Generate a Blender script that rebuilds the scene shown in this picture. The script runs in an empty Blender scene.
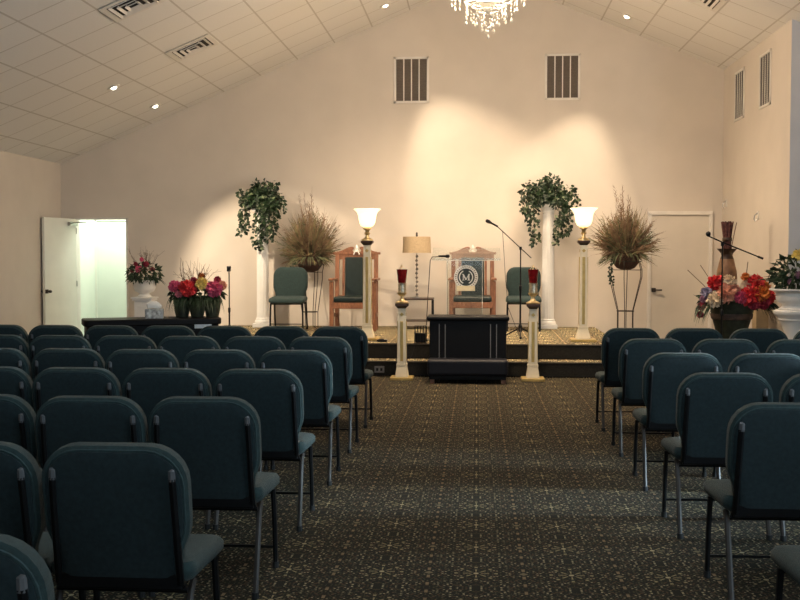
import bpy, bmesh, math, random
from mathutils import Vector, Matrix, Euler
PI = math.pi
rnd = random.Random(7)
scn = bpy.context.scene
COL = scn.collection

# ------------------------------------------------------------------ materials
MATS = {}
def nodes_of(name):
    m = bpy.data.materials.new(name); m.use_nodes = True
    nt = m.node_tree; b = nt.nodes['Principled BSDF']
    MATS[name] = m
    return m, nt, b

def mat(name, col, rough=.6, metal=0., scale=25., amt=.12, bump=0., emit=None, estr=0., trans=0., ior=1.45, alpha=1., sheen=0.):
    m, nt, b = nodes_of(name)
    tc = nt.nodes.new('ShaderNodeTexCoord'); nz = nt.nodes.new('ShaderNodeTexNoise')
    nz.inputs['Scale'].default_value = scale; nz.inputs['Detail'].default_value = 3
    nt.links.new(tc.outputs['Object'], nz.inputs['Vector'])
    rp = nt.nodes.new('ShaderNodeValToRGB')
    rp.color_ramp.elements[0].position = .3; rp.color_ramp.elements[1].position = .7
    rp.color_ramp.elements[0].color = [c * (1 - amt) for c in col] + [1]
    rp.color_ramp.elements[1].color = [min(1, c * (1 + amt)) for c in col] + [1]
    nt.links.new(nz.outputs['Fac'], rp.inputs['Fac'])
    nt.links.new(rp.outputs['Color'], b.inputs['Base Color'])
    b.inputs['Roughness'].default_value = rough; b.inputs['Metallic'].default_value = metal
    b.inputs['IOR'].default_value = ior; b.inputs['Transmission Weight'].default_value = trans
    b.inputs['Alpha'].default_value = alpha
    if sheen: b.inputs['Sheen Weight'].default_value = sheen
    if bump:
        bp = nt.nodes.new('ShaderNodeBump'); bp.inputs['Strength'].default_value = bump; bp.inputs['Distance'].default_value = .004
        n2 = nt.nodes.new('ShaderNodeTexNoise'); n2.inputs['Scale'].default_value = scale * 12
        nt.links.new(tc.outputs['Object'], n2.inputs['Vector'])
        nt.links.new(n2.outputs['Fac'], bp.inputs['Height']); nt.links.new(bp.outputs['Normal'], b.inputs['Normal'])
    if emit:
        b.inputs['Emission Color'].default_value = list(emit) + [1]; b.inputs['Emission Strength'].default_value = estr
    return m

class NT:
    """tiny helper for building math node chains"""
    def __init__(s, nt): s.nt = nt
    def val(s, inp, v):
        if isinstance(v, (int, float)): inp.default_value = v
        else: s.nt.links.new(v, inp)
    def m(s, op, a, b=0., c=None):
        n = s.nt.nodes.new('ShaderNodeMath'); n.operation = op
        s.val(n.inputs[0], a); s.val(n.inputs[1], b)
        if c is not None: s.val(n.inputs[2], c)
        return n.outputs[0]
    def mix(s, fac, a, b):
        n = s.nt.nodes.new('ShaderNodeMix'); n.data_type = 'RGBA'
        s.val(n.inputs['Factor'], fac)
        for k, v in ((6, a), (7, b)):
            if isinstance(v, (tuple, list)): n.inputs[k].default_value = list(v) + [1]
            else: s.nt.links.new(v, n.inputs[k])
        return n.outputs[2]

def carpet_material(name='patterned_carpet', gain=1.):
    m, nt, b = nodes_of(name); h = NT(nt)
    tc = nt.nodes.new('ShaderNodeTexCoord'); sp = nt.nodes.new('ShaderNodeSeparateXYZ')
    nt.links.new(tc.outputs['Object'], sp.inputs[0])
    S = .44
    # the vertical component is folded into y so that risers continue the pattern
    u = h.m('DIVIDE', sp.outputs[0], S); v = h.m('DIVIDE', h.m('SUBTRACT', sp.outputs[1], sp.outputs[2]), S)
    fu = h.m('SUBTRACT', h.m('FRACT', h.m('ADD', u, .5)), .5); fv = h.m('SUBTRACT', h.m('FRACT', h.m('ADD', v, .5)), .5)
    au, av = h.m('ABSOLUTE', fu), h.m('ABSOLUTE', fv)
    r = h.m('SQRT', h.m('ADD', h.m('MULTIPLY', fu, fu), h.m('MULTIPLY', fv, fv)))
    th = h.m('ARCTAN2', fv, fu)
    lobes = h.m('ABSOLUTE', h.m('COSINE', h.m('MULTIPLY', th, 4.)))
    dash = h.m('GREATER_THAN', h.m('FRACT', h.m('MULTIPLY', r, 7.2)), .38)
    star = h.m('MULTIPLY', h.m('MULTIPLY', h.m('GREATER_THAN', lobes, .95), dash), h.m('LESS_THAN', r, .23))
    hub = h.m('LESS_THAN', r, .028)
    # diamonds half way between the stars
    cu = h.m('SUBTRACT', .5, au); cv = h.m('SUBTRACT', .5, av)
    dia = h.m('MULTIPLY', h.m('LESS_THAN', cu, .017), h.m('LESS_THAN', h.m('ABSOLUTE', h.m('SUBTRACT', h.m('FRACT', h.m('MULTIPLY', v, 4.)), .5)), .17))
    dia2 = h.m('LESS_THAN', h.m('ADD', cu, h.m('ABSOLUTE', h.m('SUBTRACT', av, .0))), .05)
    # mirrored leaf flecks
    cb = nt.nodes.new('ShaderNodeCombineXYZ'); nt.links.new(h.m('ADD', au, 3.409), cb.inputs[0]); nt.links.new(h.m('ADD', h.m('MULTIPLY', av, 1.25), 1.713), cb.inputs[1])
    vo = nt.nodes.new('ShaderNodeTexVoronoi'); vo.voronoi_dimensions = '2D'; vo.inputs['Scale'].default_value = 30
    nt.links.new(cb.outputs[0], vo.inputs['Vector'])
    sc = nt.nodes.new('ShaderNodeSeparateColor'); nt.links.new(vo.outputs['Color'], sc.inputs[0])
    near = h.m('LESS_THAN', vo.outputs['Distance'], .36)
    f1 = h.m('MULTIPLY', near, h.m('GREATER_THAN', sc.outputs[0], .88))
    f2 = h.m('MULTIPLY', near, h.m('LESS_THAN', sc.outputs[0], .34))
    f3 = h.m('MULTIPLY', near, h.m('GREATER_THAN', sc.outputs[1], .82))
    f4 = h.m('MULTIPLY', h.m('LESS_THAN', vo.outputs['Distance'], .22), h.m('GREATER_THAN', sc.outputs[2], .66))
    c = (.0125, .0125, .009)
    c = h.mix(f2, c, (.075, .066, .034))
    c = h.mix(f4, c, (.12, .12, .10))
    c = h.mix(f3, c, (.12, .065, .038))
    c = h.mix(f1, c, (.42, .37, .26))
    c = h.mix(dia2, c, (.20, .17, .11))
    c = h.mix(dia, c, (.26, .19, .12))
    c = h.mix(star, c, (.36, .31, .19))
    c = h.mix(hub, c, (.5, .44, .3))
    nz = nt.nodes.new('ShaderNodeTexNoise'); nz.inputs['Scale'].default_value = 350
    nt.links.new(tc.outputs['Object'], nz.inputs['Vector'])
    c = h.mix(h.m('MULTIPLY', nz.outputs['Fac'], .55), c, (.012, .012, .01))
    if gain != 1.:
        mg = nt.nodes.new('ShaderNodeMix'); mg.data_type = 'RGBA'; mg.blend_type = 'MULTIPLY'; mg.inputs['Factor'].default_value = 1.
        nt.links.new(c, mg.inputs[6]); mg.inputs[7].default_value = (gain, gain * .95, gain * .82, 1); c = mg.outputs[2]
    nt.links.new(c, b.inputs['Base Color'])
    b.inputs['Roughness'].default_value = .95; b.inputs['Specular IOR Level'].default_value = .15
    bp = nt.nodes.new('ShaderNodeBump'); bp.inputs['Strength'].default_value = .3; bp.inputs['Distance'].default_value = .004
    nt.links.new(nz.outputs['Fac'], bp.inputs['Height']); nt.links.new(bp.outputs['Normal'], b.inputs['Normal'])
    return m

def ceiling_material():
    m, nt, b = nodes_of('ceiling_tile'); h = NT(nt)
    tc = nt.nodes.new('ShaderNodeTexCoord'); sp = nt.nodes.new('ShaderNodeSeparateXYZ')
    nt.links.new(tc.outputs['Object'], sp.inputs[0])
    def line(out, off, step, w):
        f = h.m('FRACT', h.m('DIVIDE', h.m('SUBTRACT', out, off), step))
        d = h.m('MULTIPLY', h.m('MINIMUM', f, h.m('SUBTRACT', 1., f)), step)
        return d, h.m('LESS_THAN', d, w)
    dx, lx = line(sp.outputs[0], -3.35, .5785, .010)
    dy, ly = line(sp.outputs[1], 13.05, .585, .010)
    grid = h.m('MAXIMUM', lx, ly)
    nz = nt.nodes.new('ShaderNodeTexNoise'); nz.inputs['Scale'].default_value = 60; nz.inputs['Detail'].default_value = 5
    nt.links.new(tc.outputs['Object'], nz.inputs['Vector'])
    # every tile a slightly different tone
    wn = nt.nodes.new('ShaderNodeTexWhiteNoise'); wn.noise_dimensions = '2D'
    cb = nt.nodes.new('ShaderNodeCombineXYZ')
    nt.links.new(h.m('FLOOR', h.m('DIVIDE', h.m('SUBTRACT', sp.outputs[0], -3.35), .5785)), cb.inputs[0])
    nt.links.new(h.m('FLOOR', h.m('DIVIDE', h.m('SUBTRACT', sp.outputs[1], 13.05), .585)), cb.inputs[1])
    nt.links.new(cb.outputs[0], wn.inputs['Vector'])
    c = h.mix(nz.outputs['Fac'], (.80, .775, .74), (.88, .855, .82))
    c = h.mix(h.m('MULTIPLY', wn.outputs['Value'], .16), c, (.68, .65, .61))
    c = h.mix(grid, c, (.60, .56, .51))
    nt.links.new(c, b.inputs['Base Color']); b.inputs['Roughness'].default_value = .9
    bp = nt.nodes.new('ShaderNodeBump'); bp.inputs['Strength'].default_value = .35; bp.inputs['Distance'].default_value = .01
    hh = h.m('ADD', h.m('MULTIPLY', nz.outputs['Fac'], .15), h.m('MULTIPLY', grid, .12))
    nt.links.new(hh, bp.inputs['Height']); nt.links.new(bp.outputs['Normal'], b.inputs['Normal'])
    return m

def wood_material(name, c1, c2, rough=.4):
    m, nt, b = nodes_of(name)
    tc = nt.nodes.new('ShaderNodeTexCoord'); mp = nt.nodes.new('ShaderNodeMapping'); mp.inputs['Scale'].default_value = (14, 14, 2.5)
    nz = nt.nodes.new('ShaderNodeTexNoise'); nz.inputs['Scale'].default_value = 3; nz.inputs['Detail'].default_value = 6; nz.inputs['Distortion'].default_value = 1.2
    nt.links.new(tc.outputs['Object'], mp.inputs[0]); nt.links.new(mp.outputs[0], nz.inputs['Vector'])
    rp = nt.nodes.new('ShaderNodeValToRGB'); rp.color_ramp.elements[0].position = .35; rp.color_ramp.elements[1].position = .68
    rp.color_ramp.elements[0].color = list(c1) + [1]; rp.color_ramp.elements[1].color = list(c2) + [1]
    nt.links.new(nz.outputs['Fac'], rp.inputs['Fac']); nt.links.new(rp.outputs['Color'], b.inputs['Base Color'])
    b.inputs['Roughness'].default_value = rough
    return m

def acrylic_material():
    m, nt, b = nodes_of('clear_acrylic')
    out = nt.nodes['Material Output']
    tr = nt.nodes.new('ShaderNodeBsdfTransparent'); tr.inputs[0].default_value = (.93, .95, .94, 1)
    gl = nt.nodes.new('ShaderNodeBsdfGlossy'); gl.inputs['Roughness'].default_value = .05
    df = nt.nodes.new('ShaderNodeBsdfDiffuse'); df.inputs[0].default_value = (.8, .8, .78, 1)
    lw = nt.nodes.new('ShaderNodeLayerWeight'); lw.inputs['Blend'].default_value = .35
    m1 = nt.nodes.new('ShaderNodeMixShader'); m2 = nt.nodes.new('ShaderNodeMixShader')
    nz = nt.nodes.new('ShaderNodeTexNoise'); nz.inputs['Scale'].default_value = 4
    ma = nt.nodes.new('ShaderNodeMath'); ma.operation = 'MULTIPLY'; ma.inputs[1].default_value = .05
    nt.links.new(nz.outputs['Fac'], ma.inputs[0])
    nt.links.new(ma.outputs[0], m1.inputs[0]); nt.links.new(tr.outputs[0], m1.inputs[1]); nt.links.new(df.outputs[0], m1.inputs[2])
    mb = nt.nodes.new('ShaderNodeMath'); mb.operation = 'MULTIPLY'; mb.inputs[1].default_value = .22; nt.links.new(lw.outputs['Fresnel'], mb.inputs[0]); nt.links.new(mb.outputs[0], m2.inputs[0]); nt.links.new(m1.outputs[0], m2.inputs[1]); nt.links.new(gl.outputs[0], m2.inputs[2])
    nt.links.new(m2.outputs[0], out.inputs['Surface'])
    return m

carpet = carpet_material(gain=.84); deckcarpet = carpet_material('patterned_carpet_lit', 4.2); tilem = ceiling_material(); acrylic = acrylic_material()  # stage deck gets a brightened carpet copy, stage light painted into its colour
wallp = mat('cream_wall_paint', (.68, .612, .532), .85, scale=2.2, amt=.03, bump=.15)
endp = mat('wall_paint_daylit', (.62, .63, .66), .85, scale=3, amt=.03, bump=.15)  # partition end: cool daylight painted into the wall colour
hallp = mat('hall_white_paint', (.80, .84, .76), .8, scale=3, amt=.02)
doorp = mat('door_white_paint', (.86, .86, .78), .5, scale=4, amt=.03)
doorc = mat('door_cream_paint', (.70, .64, .55), .6, scale=4, amt=.03)
trimw = mat('trim_white', (.78, .74, .68), .5, scale=8, amt=.04)
darkgap = mat('dark_vent_gap', (.035, .03, .025), .9, scale=40)
louver = mat('louver_grey', (.15, .12, .095), .6, scale=40, amt=.1)
louverdk = mat('louver_shaded', (.075, .056, .042), .7, scale=40, amt=.1)  # darker louver copy for the right wall vents, shade painted in
teal = mat('teal_fabric', (.0125, .0305, .0300), .85, scale=60, amt=.25, bump=.6, sheen=.06)
tealback = mat('teal_fabric_rear', (.008, .0195, .0225), .9, scale=60, amt=.25, bump=.6, sheen=.04)
tealedge = mat('teal_piping_lit', (.020, .040, .041), .8, scale=60, amt=.2)  # lighter than the fabric: light caught along the rim, painted in
blackm = mat('black_metal', (.012, .012, .013), .35, .6, scale=20)
chrome = mat('brushed_steel', (.42, .41, .39), .3, .9, scale=30)
capm = mat('grey_plastic_cap', (.075, .075, .078), .4, scale=30)
bronze = mat('bronze_tube', (.030, .024, .020), .55, .0, scale=30)
rubber = mat('rubber', (.012, .012, .012), .9)
throne_green = mat('dark_green_leather', (.008, .017, .016), .45, scale=18, amt=.2)
wood = wood_material('warm_oak', (.17, .068, .034), (.30, .135, .070))
creamp = mat('cream_painted_wood', (.66, .60, .46), .45, scale=10, amt=.05)
gold = mat('polished_gold', (.74, .58, .32), .28, .85, scale=15)
goldflat = mat('gold_paint', (.50, .36, .13), .35, .5, scale=15)
darkcap = mat('dark_brown_cap', (.045, .022, .012), .4, scale=20)
glow = mat('lit_opal_glass', (1, .9, .7), .3, emit=(1, .80, .48), estr=1.7)
bulbm = mat('lit_bulb', (1, .95, .85), .3, emit=(1, .90, .70), estr=14)
redglass = mat('ruby_glass', (.14, .006, .008), .15, scale=20, amt=.3)
silverfil = mat('filigree_silver', (.55, .48, .36), .3, .8, scale=60, amt=.4)
blackp = mat('black_laminate', (.0035, .0035, .0045), .5, scale=20)
blackp.node_tree.nodes['Principled BSDF'].inputs['Specular IOR Level'].default_value = .2
navy = mat('navy_vinyl', (.008, .009, .014), .5, scale=30)
navy.node_tree.nodes['Principled BSDF'].inputs['Specular IOR Level'].default_value = .25
trimgrey = mat('grey_moulding', (.16, .155, .15), .4, .2, scale=30)
white_plaster = mat('white_plaster', (.80, .79, .76), .6, scale=8, amt=.04)
leaf = mat('ivy_leaf', (.016, .034, .014), .45, scale=9, amt=.55)
leaf2 = mat('dark_leaf', (.022, .045, .018), .5, scale=9, amt=.5)
leafpale = mat('variegated_leaf', (.11, .14, .075), .5, scale=9, amt=.4)
stemm = mat('green_stem', (.05, .06, .025), .7)
twig = mat('brown_twig', (.10, .055, .03), .8)
plume = mat('dried_plume', (.20, .125, .075), .9, scale=12, amt=.35)
grassm = mat('dried_grass', (.22, .18, .09), .9, scale=12, amt=.35)
grassg = mat('olive_grass', (.10, .11, .055), .9, scale=12, amt=.35)
wicker = mat('dark_wicker', (.075, .035, .022), .8, scale=90, amt=.5, bump=1.)
wire = mat('dark_wire', (.045, .035, .028), .5, .6)
linen = mat('linen_shade', (.50, .38, .24), .9, scale=80, amt=.15)
dkwood = wood_material('dark_walnut', (.030, .017, .011), (.06, .034, .02))
beads = mat('lamp_beads', (.28, .25, .22), .15, .5, scale=60, amt=.5)
potgreen = mat('dark_green_pot', (.025, .030, .018), .5, scale=14, amt=.5)
potbrown = mat('mottled_brown_pot', (.075, .042, .028), .6, scale=14, amt=.6, bump=.6)
vasem = mat('mottled_ochre_vase', (.22, .115, .06), .5, scale=9, amt=.4)
reedm = mat('dark_red_reeds', (.10, .035, .03), .8, scale=30, amt=.6)
tanp = mat('tan_paint', (.50, .37, .22), .8, scale=8)
whitec = mat('white_card', (.85, .85, .82), .8, scale=30, amt=.03)
bluec = mat('pale_blue_card', (.38, .48, .58), .8, scale=30, amt=.1)
tissuebox = mat('grey_leaf_print', (.40, .43, .44), .8, scale=28, amt=.6)
crystal = mat('lit_crystal', (.62, .56, .46), .1, scale=40, amt=.1, emit=(1, .88, .66), estr=.22, ior=1.5)
emb_white = mat('etched_white', (.75, .74, .70), .8, scale=60, amt=.05)
emb_dark = mat('emblem_dark_green', (.018, .03, .032), .6)
emb_cream = mat('banner_cream', (.78, .68, .45), .7, scale=40, amt=.06)
FC = {'red': (.66, .045, .05), 'pink': (.75, .25, .30), 'rose': (.62, .10, .20), 'yellow': (.85, .65, .20), 'orange': (.62, .20, .04), 'cream': (.72, .60, .44),
      'peach': (.70, .33, .22), 'lilac': (.33, .30, .42), 'crimson': (.34, .03, .06), 'mauve': (.36, .18, .26)}
FM = {k: mat(k + '_petal', v, .7, scale=25, amt=.25) for k, v in FC.items()}

# ------------------------------------------------------------------ mesh helpers
class MB:
    def __init__(s): s.v, s.f = [], []
    def add(s, vs, fs):
        o = len(s.v); s.v += [tuple(p) for p in vs]; s.f += [tuple(i + o for i in f) for f in fs]; return s
    def box(s, c, d, rot=None):
        x, y, z = d[0] / 2, d[1] / 2, d[2] / 2
        vs = [Vector((a, b, e)) for a in (-x, x) for b in (-y, y) for e in (-z, z)]
        if rot: R = Euler(rot).to_matrix(); vs = [R @ p for p in vs]
        return s.add([p + Vector(c) for p in vs], [(0, 1, 3, 2), (4, 6, 7, 5), (0, 4, 5, 1), (2, 3, 7, 6), (0, 2, 6, 4), (1, 5, 7, 3)])
    def frustum(s, c, b, t, z0, z1):
        vs = [(c[0] + sx * w[0] / 2, c[1] + sy * w[1] / 2, z) for w, z in ((b, z0), (t, z1)) for sx, sy in ((-1, -1), (1, -1), (1, 1), (-1, 1))]
        return s.add(vs, [(3, 2, 1, 0), (4, 5, 6, 7)] + [(i, (i + 1) % 4, 4 + (i + 1) % 4, 4 + i) for i in range(4)])
    def lathe(s, prof, c=(0, 0, 0), n=20, sq=0):
        o = []; fs = []
        for r, z in prof:
            for k in range(n):
                a = 2 * PI * k / n
                o.append((c[0] + r * math.cos(a), c[1] + r * math.sin(a), c[2] + z))
        for j in range(len(prof) - 1):
            for k in range(n):
                a, b = j * n + k, j * n + (k + 1) % n
                fs.append((a, b, b + n, a + n))
        fs.append(tuple(range(n))[::-1]); fs.append(tuple(range((len(prof) - 1) * n, len(prof) * n)))
        return s.add(o, fs)
    def tube(s, pts, r, n=6, closed=False):
        P = [Vector(p) for p in pts]; m = len(P)
        R = r if isinstance(r, (list, tuple)) else [r] * m
        o = []; up = None
        for i, p in enumerate(P):
            if closed: t = (P[(i + 1) % m] - P[i - 1])
            else: t = (P[min(i + 1, m - 1)] - P[max(i - 1, 0)])
            t = t.normalized() if t.length > 1e-9 else Vector((0, 0, 1))
            if up is None:
                up = Vector((0, 0, 1)) if abs(t.z) < .9 else Vector((1, 0, 0))
            sd = t.cross(up)
            if sd.length < 1e-4: sd = t.cross(Vector((0, 1, 0)))
            sd.normalize(); up = sd.cross(t).normalized()
            for k in range(n):
                a = 2 * PI * k / n
                o.append(p + (sd * math.cos(a) + up * math.sin(a)) * R[i])
        fs = []
        for i in range(m if closed else m - 1):
            for k in range(n):
                a, b = i * n + k, i * n + (k + 1) % n
                c, d = ((i + 1) % m) * n + k, ((i + 1) % m) * n + (k + 1) % n
                fs.append((a, b, d, c))
        if not closed: fs += [tuple(range(n))[::-1], tuple(range((m - 1) * n, m * n))]
        return s.add(o, fs)
    def loft(s, loops, caps=True):
        n = len(loops[0]); o = [p for l in loops for p in l]; fs = []
        for j in range(len(loops) - 1):
            for k in range(n):
                a, b = j * n + k, j * n + (k + 1) % n
                fs.append((a, b, b + n, a + n))
        if caps: fs += [tuple(range(n))[::-1], tuple(range((len(loops) - 1) * n, len(loops) * n))]
        return s.add(o, fs)
    def prism_y(s, poly, y0, y1):
        n = len(poly)
        vs = [(x, y0, z) for x, z in poly] + [(x, y1, z) for x, z in poly]
        return s.add(vs, [tuple(range(n)), tuple(range(n, 2 * n))[::-1]] + [(i, i + n, (i + 1) % n + n, (i + 1) % n) for i in range(n)])
    def build(s, name, m, parent=None, smooth=False, bevel=0., loc=None, sub=0, seg=2, normals=True, xf=None):
        me = bpy.data.meshes.new(name)
        vs = s.v if xf is None else [tuple(xf @ Vector(p)) for p in s.v]
        me.from_pydata(vs, [], s.f); me.update()
        if normals:
            bm = bmesh.new(); bm.from_mesh(me); bmesh.ops.recalc_face_normals(bm, faces=bm.faces); bm.to_mesh(me); bm.free()
        me.materials.append(m)
        if smooth:
            me.shade_smooth()
            try: me.set_sharp_from_angle(angle=math.radians(42))
            except Exception: pass
        o = bpy.data.objects.new(name, me); COL.objects.link(o)
        if parent: o.parent = parent
        if loc: o.location = loc
        if bevel:
            b = o.modifiers.new('bevel', 'BEVEL'); b.width = bevel; b.segments = seg; b.limit_method = 'ANGLE'; b.angle_limit = math.radians(40)
        if sub:
            q = o.modifiers.new('sub', 'SUBSURF'); q.levels = sub; q.render_levels = sub
        return o

def thing(name, label, cat, loc=(0, 0, 0), rz=0., group=None, rot=None):
    o = bpy.data.objects.new(name, None); COL.objects.link(o); o.empty_display_size = .1
    o.location = loc; o.rotation_euler = rot or (0, 0, rz)
    o['label'] = label; o['category'] = cat
    if group: o['group'] = group
    return o
def struct(o): o['kind'] = 'structure'; return o
def part_label(o, t): o['label'] = t; return o
def dup(root, loc, rz, label=None, group=None):
    r = root.copy(); COL.objects.link(r); r.location = loc; r.rotation_euler = (0, 0, rz)
    if label: r['label'] = label
    if group: r['group'] = group
    for ch in list(root.children):
        c = ch.copy(); COL.objects.link(c); c.parent = r
        for g in list(ch.children):
            d = g.copy(); COL.objects.link(d); d.parent = c
    return r

# ------------------------------------------------------------------ room shell
WL, WR, YB, YE, YF = -6.56, 3.69, 16.2, 12.80, -3.6
RX, RZ, SL = .17, 5.725, .417
WR2 = 6.9
def cz(x): return RZ - SL * abs(x - RX)
DK = .38                                    # deck height of the stage
fl = MB(); fl.add([(WL, YF, 0), (WR2, YF, 0), (WR2, YB, 0), (WL, YB, 0)], [(0, 1, 2, 3)])
struct(fl.build('floor', carpet, normals=False))
ce = MB()
ce.add([(WL, YF, cz(WL)), (RX, YF, RZ), (RX, YB, RZ), (WL, YB, cz(WL)), (WR2, YF, cz(WR2)), (WR2, YB, cz(WR2))], [(0, 1, 2, 3), (1, 4, 5, 2)])
struct(ce.build('ceiling', tilem, normals=False))
DX0, DX1, DZ = -6.335, -5.478, 2.065        # the open doorway
wb = MB()
def strip(m, x0, x1, z0=0.):
    m.add([(x0, YB, z0), (x1, YB, z0), (x1, YB, cz(x1)), (x0, YB, cz(x0))], [(0, 1, 2, 3)])
strip(wb, WL, DX0); strip(wb, DX0, DX1, DZ); strip(wb, DX1, RX); strip(wb, RX, WR + .15)
wb.add([(DX0, YB, 0), (DX0, YB + .14, 0), (DX0, YB + .14, DZ), (DX0, YB, DZ), (DX1, YB, 0), (DX1, YB + .14, 0), (DX1, YB + .14, DZ), (DX1, YB, DZ)],
       [(0, 1, 2, 3), (4, 7, 6, 5), (3, 2, 6, 7)])
struct(wb.build('wall_back', wallp, normals=False))
w = MB(); w.add([(WL, YF, 0), (WL, YB, 0), (WL, YB, cz(WL)), (WL, YF, cz(WL))], [(0, 1, 2, 3)]); struct(w.build('wall_left', wallp))
w = MB(); w.add([(WR, YE, 0), (WR, YB, 0), (WR, YB, cz(WR)), (WR, YE, cz(WR))], [(0, 1, 2, 3)]); struct(w.build('wall_right', wallp))
w = MB(); w.add([(WR, YE, 0), (WR2, YE, 0), (WR2, YE, cz(WR2)), (WR, YE, cz(WR))], [(0, 1, 2, 3)]); struct(w.build('wall_partition_end', endp))
# right hand wall of the seating area, with two window openings beside the rows
w = MB()
wins = [(1.2, 3.0), (6.15, 7.0)]; wz0, wz1 = .9, 2.3
ys = [YF] + [y for a in wins for y in a] + [YE]
for i in range(0, len(ys) - 1):
    y0, y1 = ys[i], ys[i + 1]
    segs = [(0, cz(WR2))] if i % 2 == 0 else [(0, wz0), (wz1, cz(WR2))]
    for z0, z1 in segs: w.add([(WR2, y0, z0), (WR2, y1, z0), (WR2, y1, z1), (WR2, y0, z1)], [(0, 1, 2, 3)])
struct(w.build('wall_side', wallp))
w = MB(); w.add([(WL, YF, 0), (RX, YF, 0), (WR2, YF, 0), (WR2, YF, cz(WR2)), (RX, YF, RZ), (WL, YF, cz(WL))], [(0, 1, 2, 3, 4, 5)]); struct(w.build('wall_front', wallp))

# stage: lower step and deck
SX0, SX1, SY0, SY1 = -3.95, 1.80, 12.72, 13.02
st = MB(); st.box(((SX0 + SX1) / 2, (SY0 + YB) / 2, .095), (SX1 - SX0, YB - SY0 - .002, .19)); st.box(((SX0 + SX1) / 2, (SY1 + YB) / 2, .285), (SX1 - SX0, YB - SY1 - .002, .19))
so = struct(st.build('floor_stage', deckcarpet, bevel=.012)); so.data.materials.append(mat('shaded_riser_carpet', (.010, .009, .007), .95, scale=60, amt=.6, bump=.6))  # riser faces: darkened carpet, their shade put into the colour
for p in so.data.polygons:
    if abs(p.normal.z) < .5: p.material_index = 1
nosem = mat('step_edge', (.10, .085, .065), .6, scale=40, amt=.3)  # thin strip along each step edge, paler than the risers
for n, (y, z) in enumerate(((SY0, .19), (SY1, .38))):
    nb = MB(); nb.box(((SX0 + SX1) / 2, y - .003, z - .006), (SX1 - SX0, .012, .014)); struct(nb.build('trim_%d' % (n + 1), nosem))

# hall behind the doorway
hl = MB()
hx0, hx1, hy0, hy1, hz = -6.43, -4.6, YB + .14, 17.35, 2.5
hl.add([(hx0, hy0, 0), (hx1, hy0, 0), (hx1, hy1, 0), (hx0, hy1, 0), (hx0, hy0, hz), (hx1, hy0, hz), (hx1, hy1, hz), (hx0, hy1, hz)],
       [(0, 3, 7, 4), (3, 2, 6, 7), (2, 1, 5, 6), (4, 7, 6, 5)])
hl.add([(hx0, hy0, 0), (DX0, hy0, 0), (DX0, hy0, hz), (hx0, hy0, hz), (DX1, hy0, 0), (hx1, hy0, 0), (hx1, hy0, hz), (DX1, hy0, hz)], [(0, 1, 2, 3), (4, 5, 6, 7)])
struct(hl.build('wall_hall', hallp, normals=False))
hf = MB(); hf.add([(hx0, YB, 0), (hx1, YB, 0), (hx1, hy1, 0), (hx0, hy1, 0)], [(0, 1, 2, 3)])
struct(hf.build('floor_hall', mat('hall_floor', (.5, .5, .45), .5), loc=(0, 0, .001)))
hd = MB(); hd.box((-6.02, hy1 - .02, 1.02), (.76, .03, 2.03)); d3 = struct(hd.build('door_3', hallp))
hfm = MB()
for x in (-6.42, -5.62): hfm.box((x, hy1 - .025, 1.04), (.05, .05, 2.08))
hfm.box((-6.02, hy1 - .025, 2.08), (.85, .05, .05)); hfm.build('door_frame', doorp, d3)

# open door leaf, hinged on the left jamb
d1 = thing('door_1', 'x', 'door', (DX0 + .01, YB - .03, 0), math.atan2(-.80, -.18)); del d1['label']; del d1['category']; struct(d1)
b = MB(); b.box((.41, 0, 1.03), (.82, .042, 2.04)); b.build('door_leaf', doorp, d1, bevel=.003)
kb = MB()
for s in (-1, 1):
    kb.tube([(.785, s * .02, .93), (.785, s * .075, .93)], .012, 8); kb.lathe([(.001, -.022), (.022, -.018), (.03, 0), (.022, .018), (.001, .022)], (.785, s * .085, .93), 10)
    kb.lathe([(.03, -.03), (.03, .03)], (.785, s * .022, .93), 10)
kb.build('door_knob', bronze, d1, True)
for z in (.2, 1.03, 1.86):
    hb = MB(); hb.tube([(.0, .024, z - .045), (.0, .024, z + .045)], .008, 6); hb.build('hinge', chrome, d1)
cb = MB(); cb.box((.13, .05, 1.965), (.20, .05, .06)); cb.tube([(.2, .07, 1.97), (.33, .2, 1.98), (.14, .30, 1.99)], .010, 6)
cb.build('door_closer', chrome, d1)
fr = MB()
for x in (DX0 + .012, DX1 - .012): fr.box((x, YB + .05, DZ / 2), (.03, .16, DZ))
fr.box(((DX0 + DX1) / 2, YB + .05, DZ - .012), (DX1 - DX0, .16, .03)); struct(fr.build('trim_3', trimw))

# closed door right of the stage
d2 = thing('door_2', 'x', 'door', (3.06, YB, 0)); del d2['label']; del d2['category']; struct(d2)
b = MB(); b.box((0, -.015, 1.035), (.86, .03, 2.05)); b.build('door_leaf', doorc, d2, bevel=.003)
b = MB()
for x in (-.455, .455): b.box((x, -.022, 1.07), (.055, .044, 2.14))
b.box((0, -.022, 2.113), (.965, .05, .058)); b.build('door_frame', trimw, d2, bevel=.005)
b = MB(); b.tube([(-.385, -.03, .95), (-.385, -.08, .95), (-.27, -.085, .95)], .011, 8); b.lathe([(.032, -.03), (.032, .03)], (-.385, -.035, .95), 12); b.build('lever_handle', bronze, d2, True)

# windows of the seating area (beside the rows)
for n, (y0, y1) in enumerate(wins):
    wn = thing('window_%d' % (n + 1), 'x', 'window', (WR2, (y0 + y1) / 2, wz0)); del wn['label']; del wn['category']; struct(wn)
    L = y1 - y0; Hh = wz1 - wz0
    b = MB()
    for y in ((-L / 2, 0, L / 2) if n == 0 else (-L / 2, L / 2)): b.box((0, y, Hh / 2), (.08, .06, Hh))
    for z in (0, Hh): b.box((0, 0, z), (.08, L + .06, .06))
    b.build('window_frame', trimw, wn, bevel=.006)
    b = MB(); b.box((.02, 0, Hh / 2), (.006, L, Hh)); b.build('pane', acrylic, wn)

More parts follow.
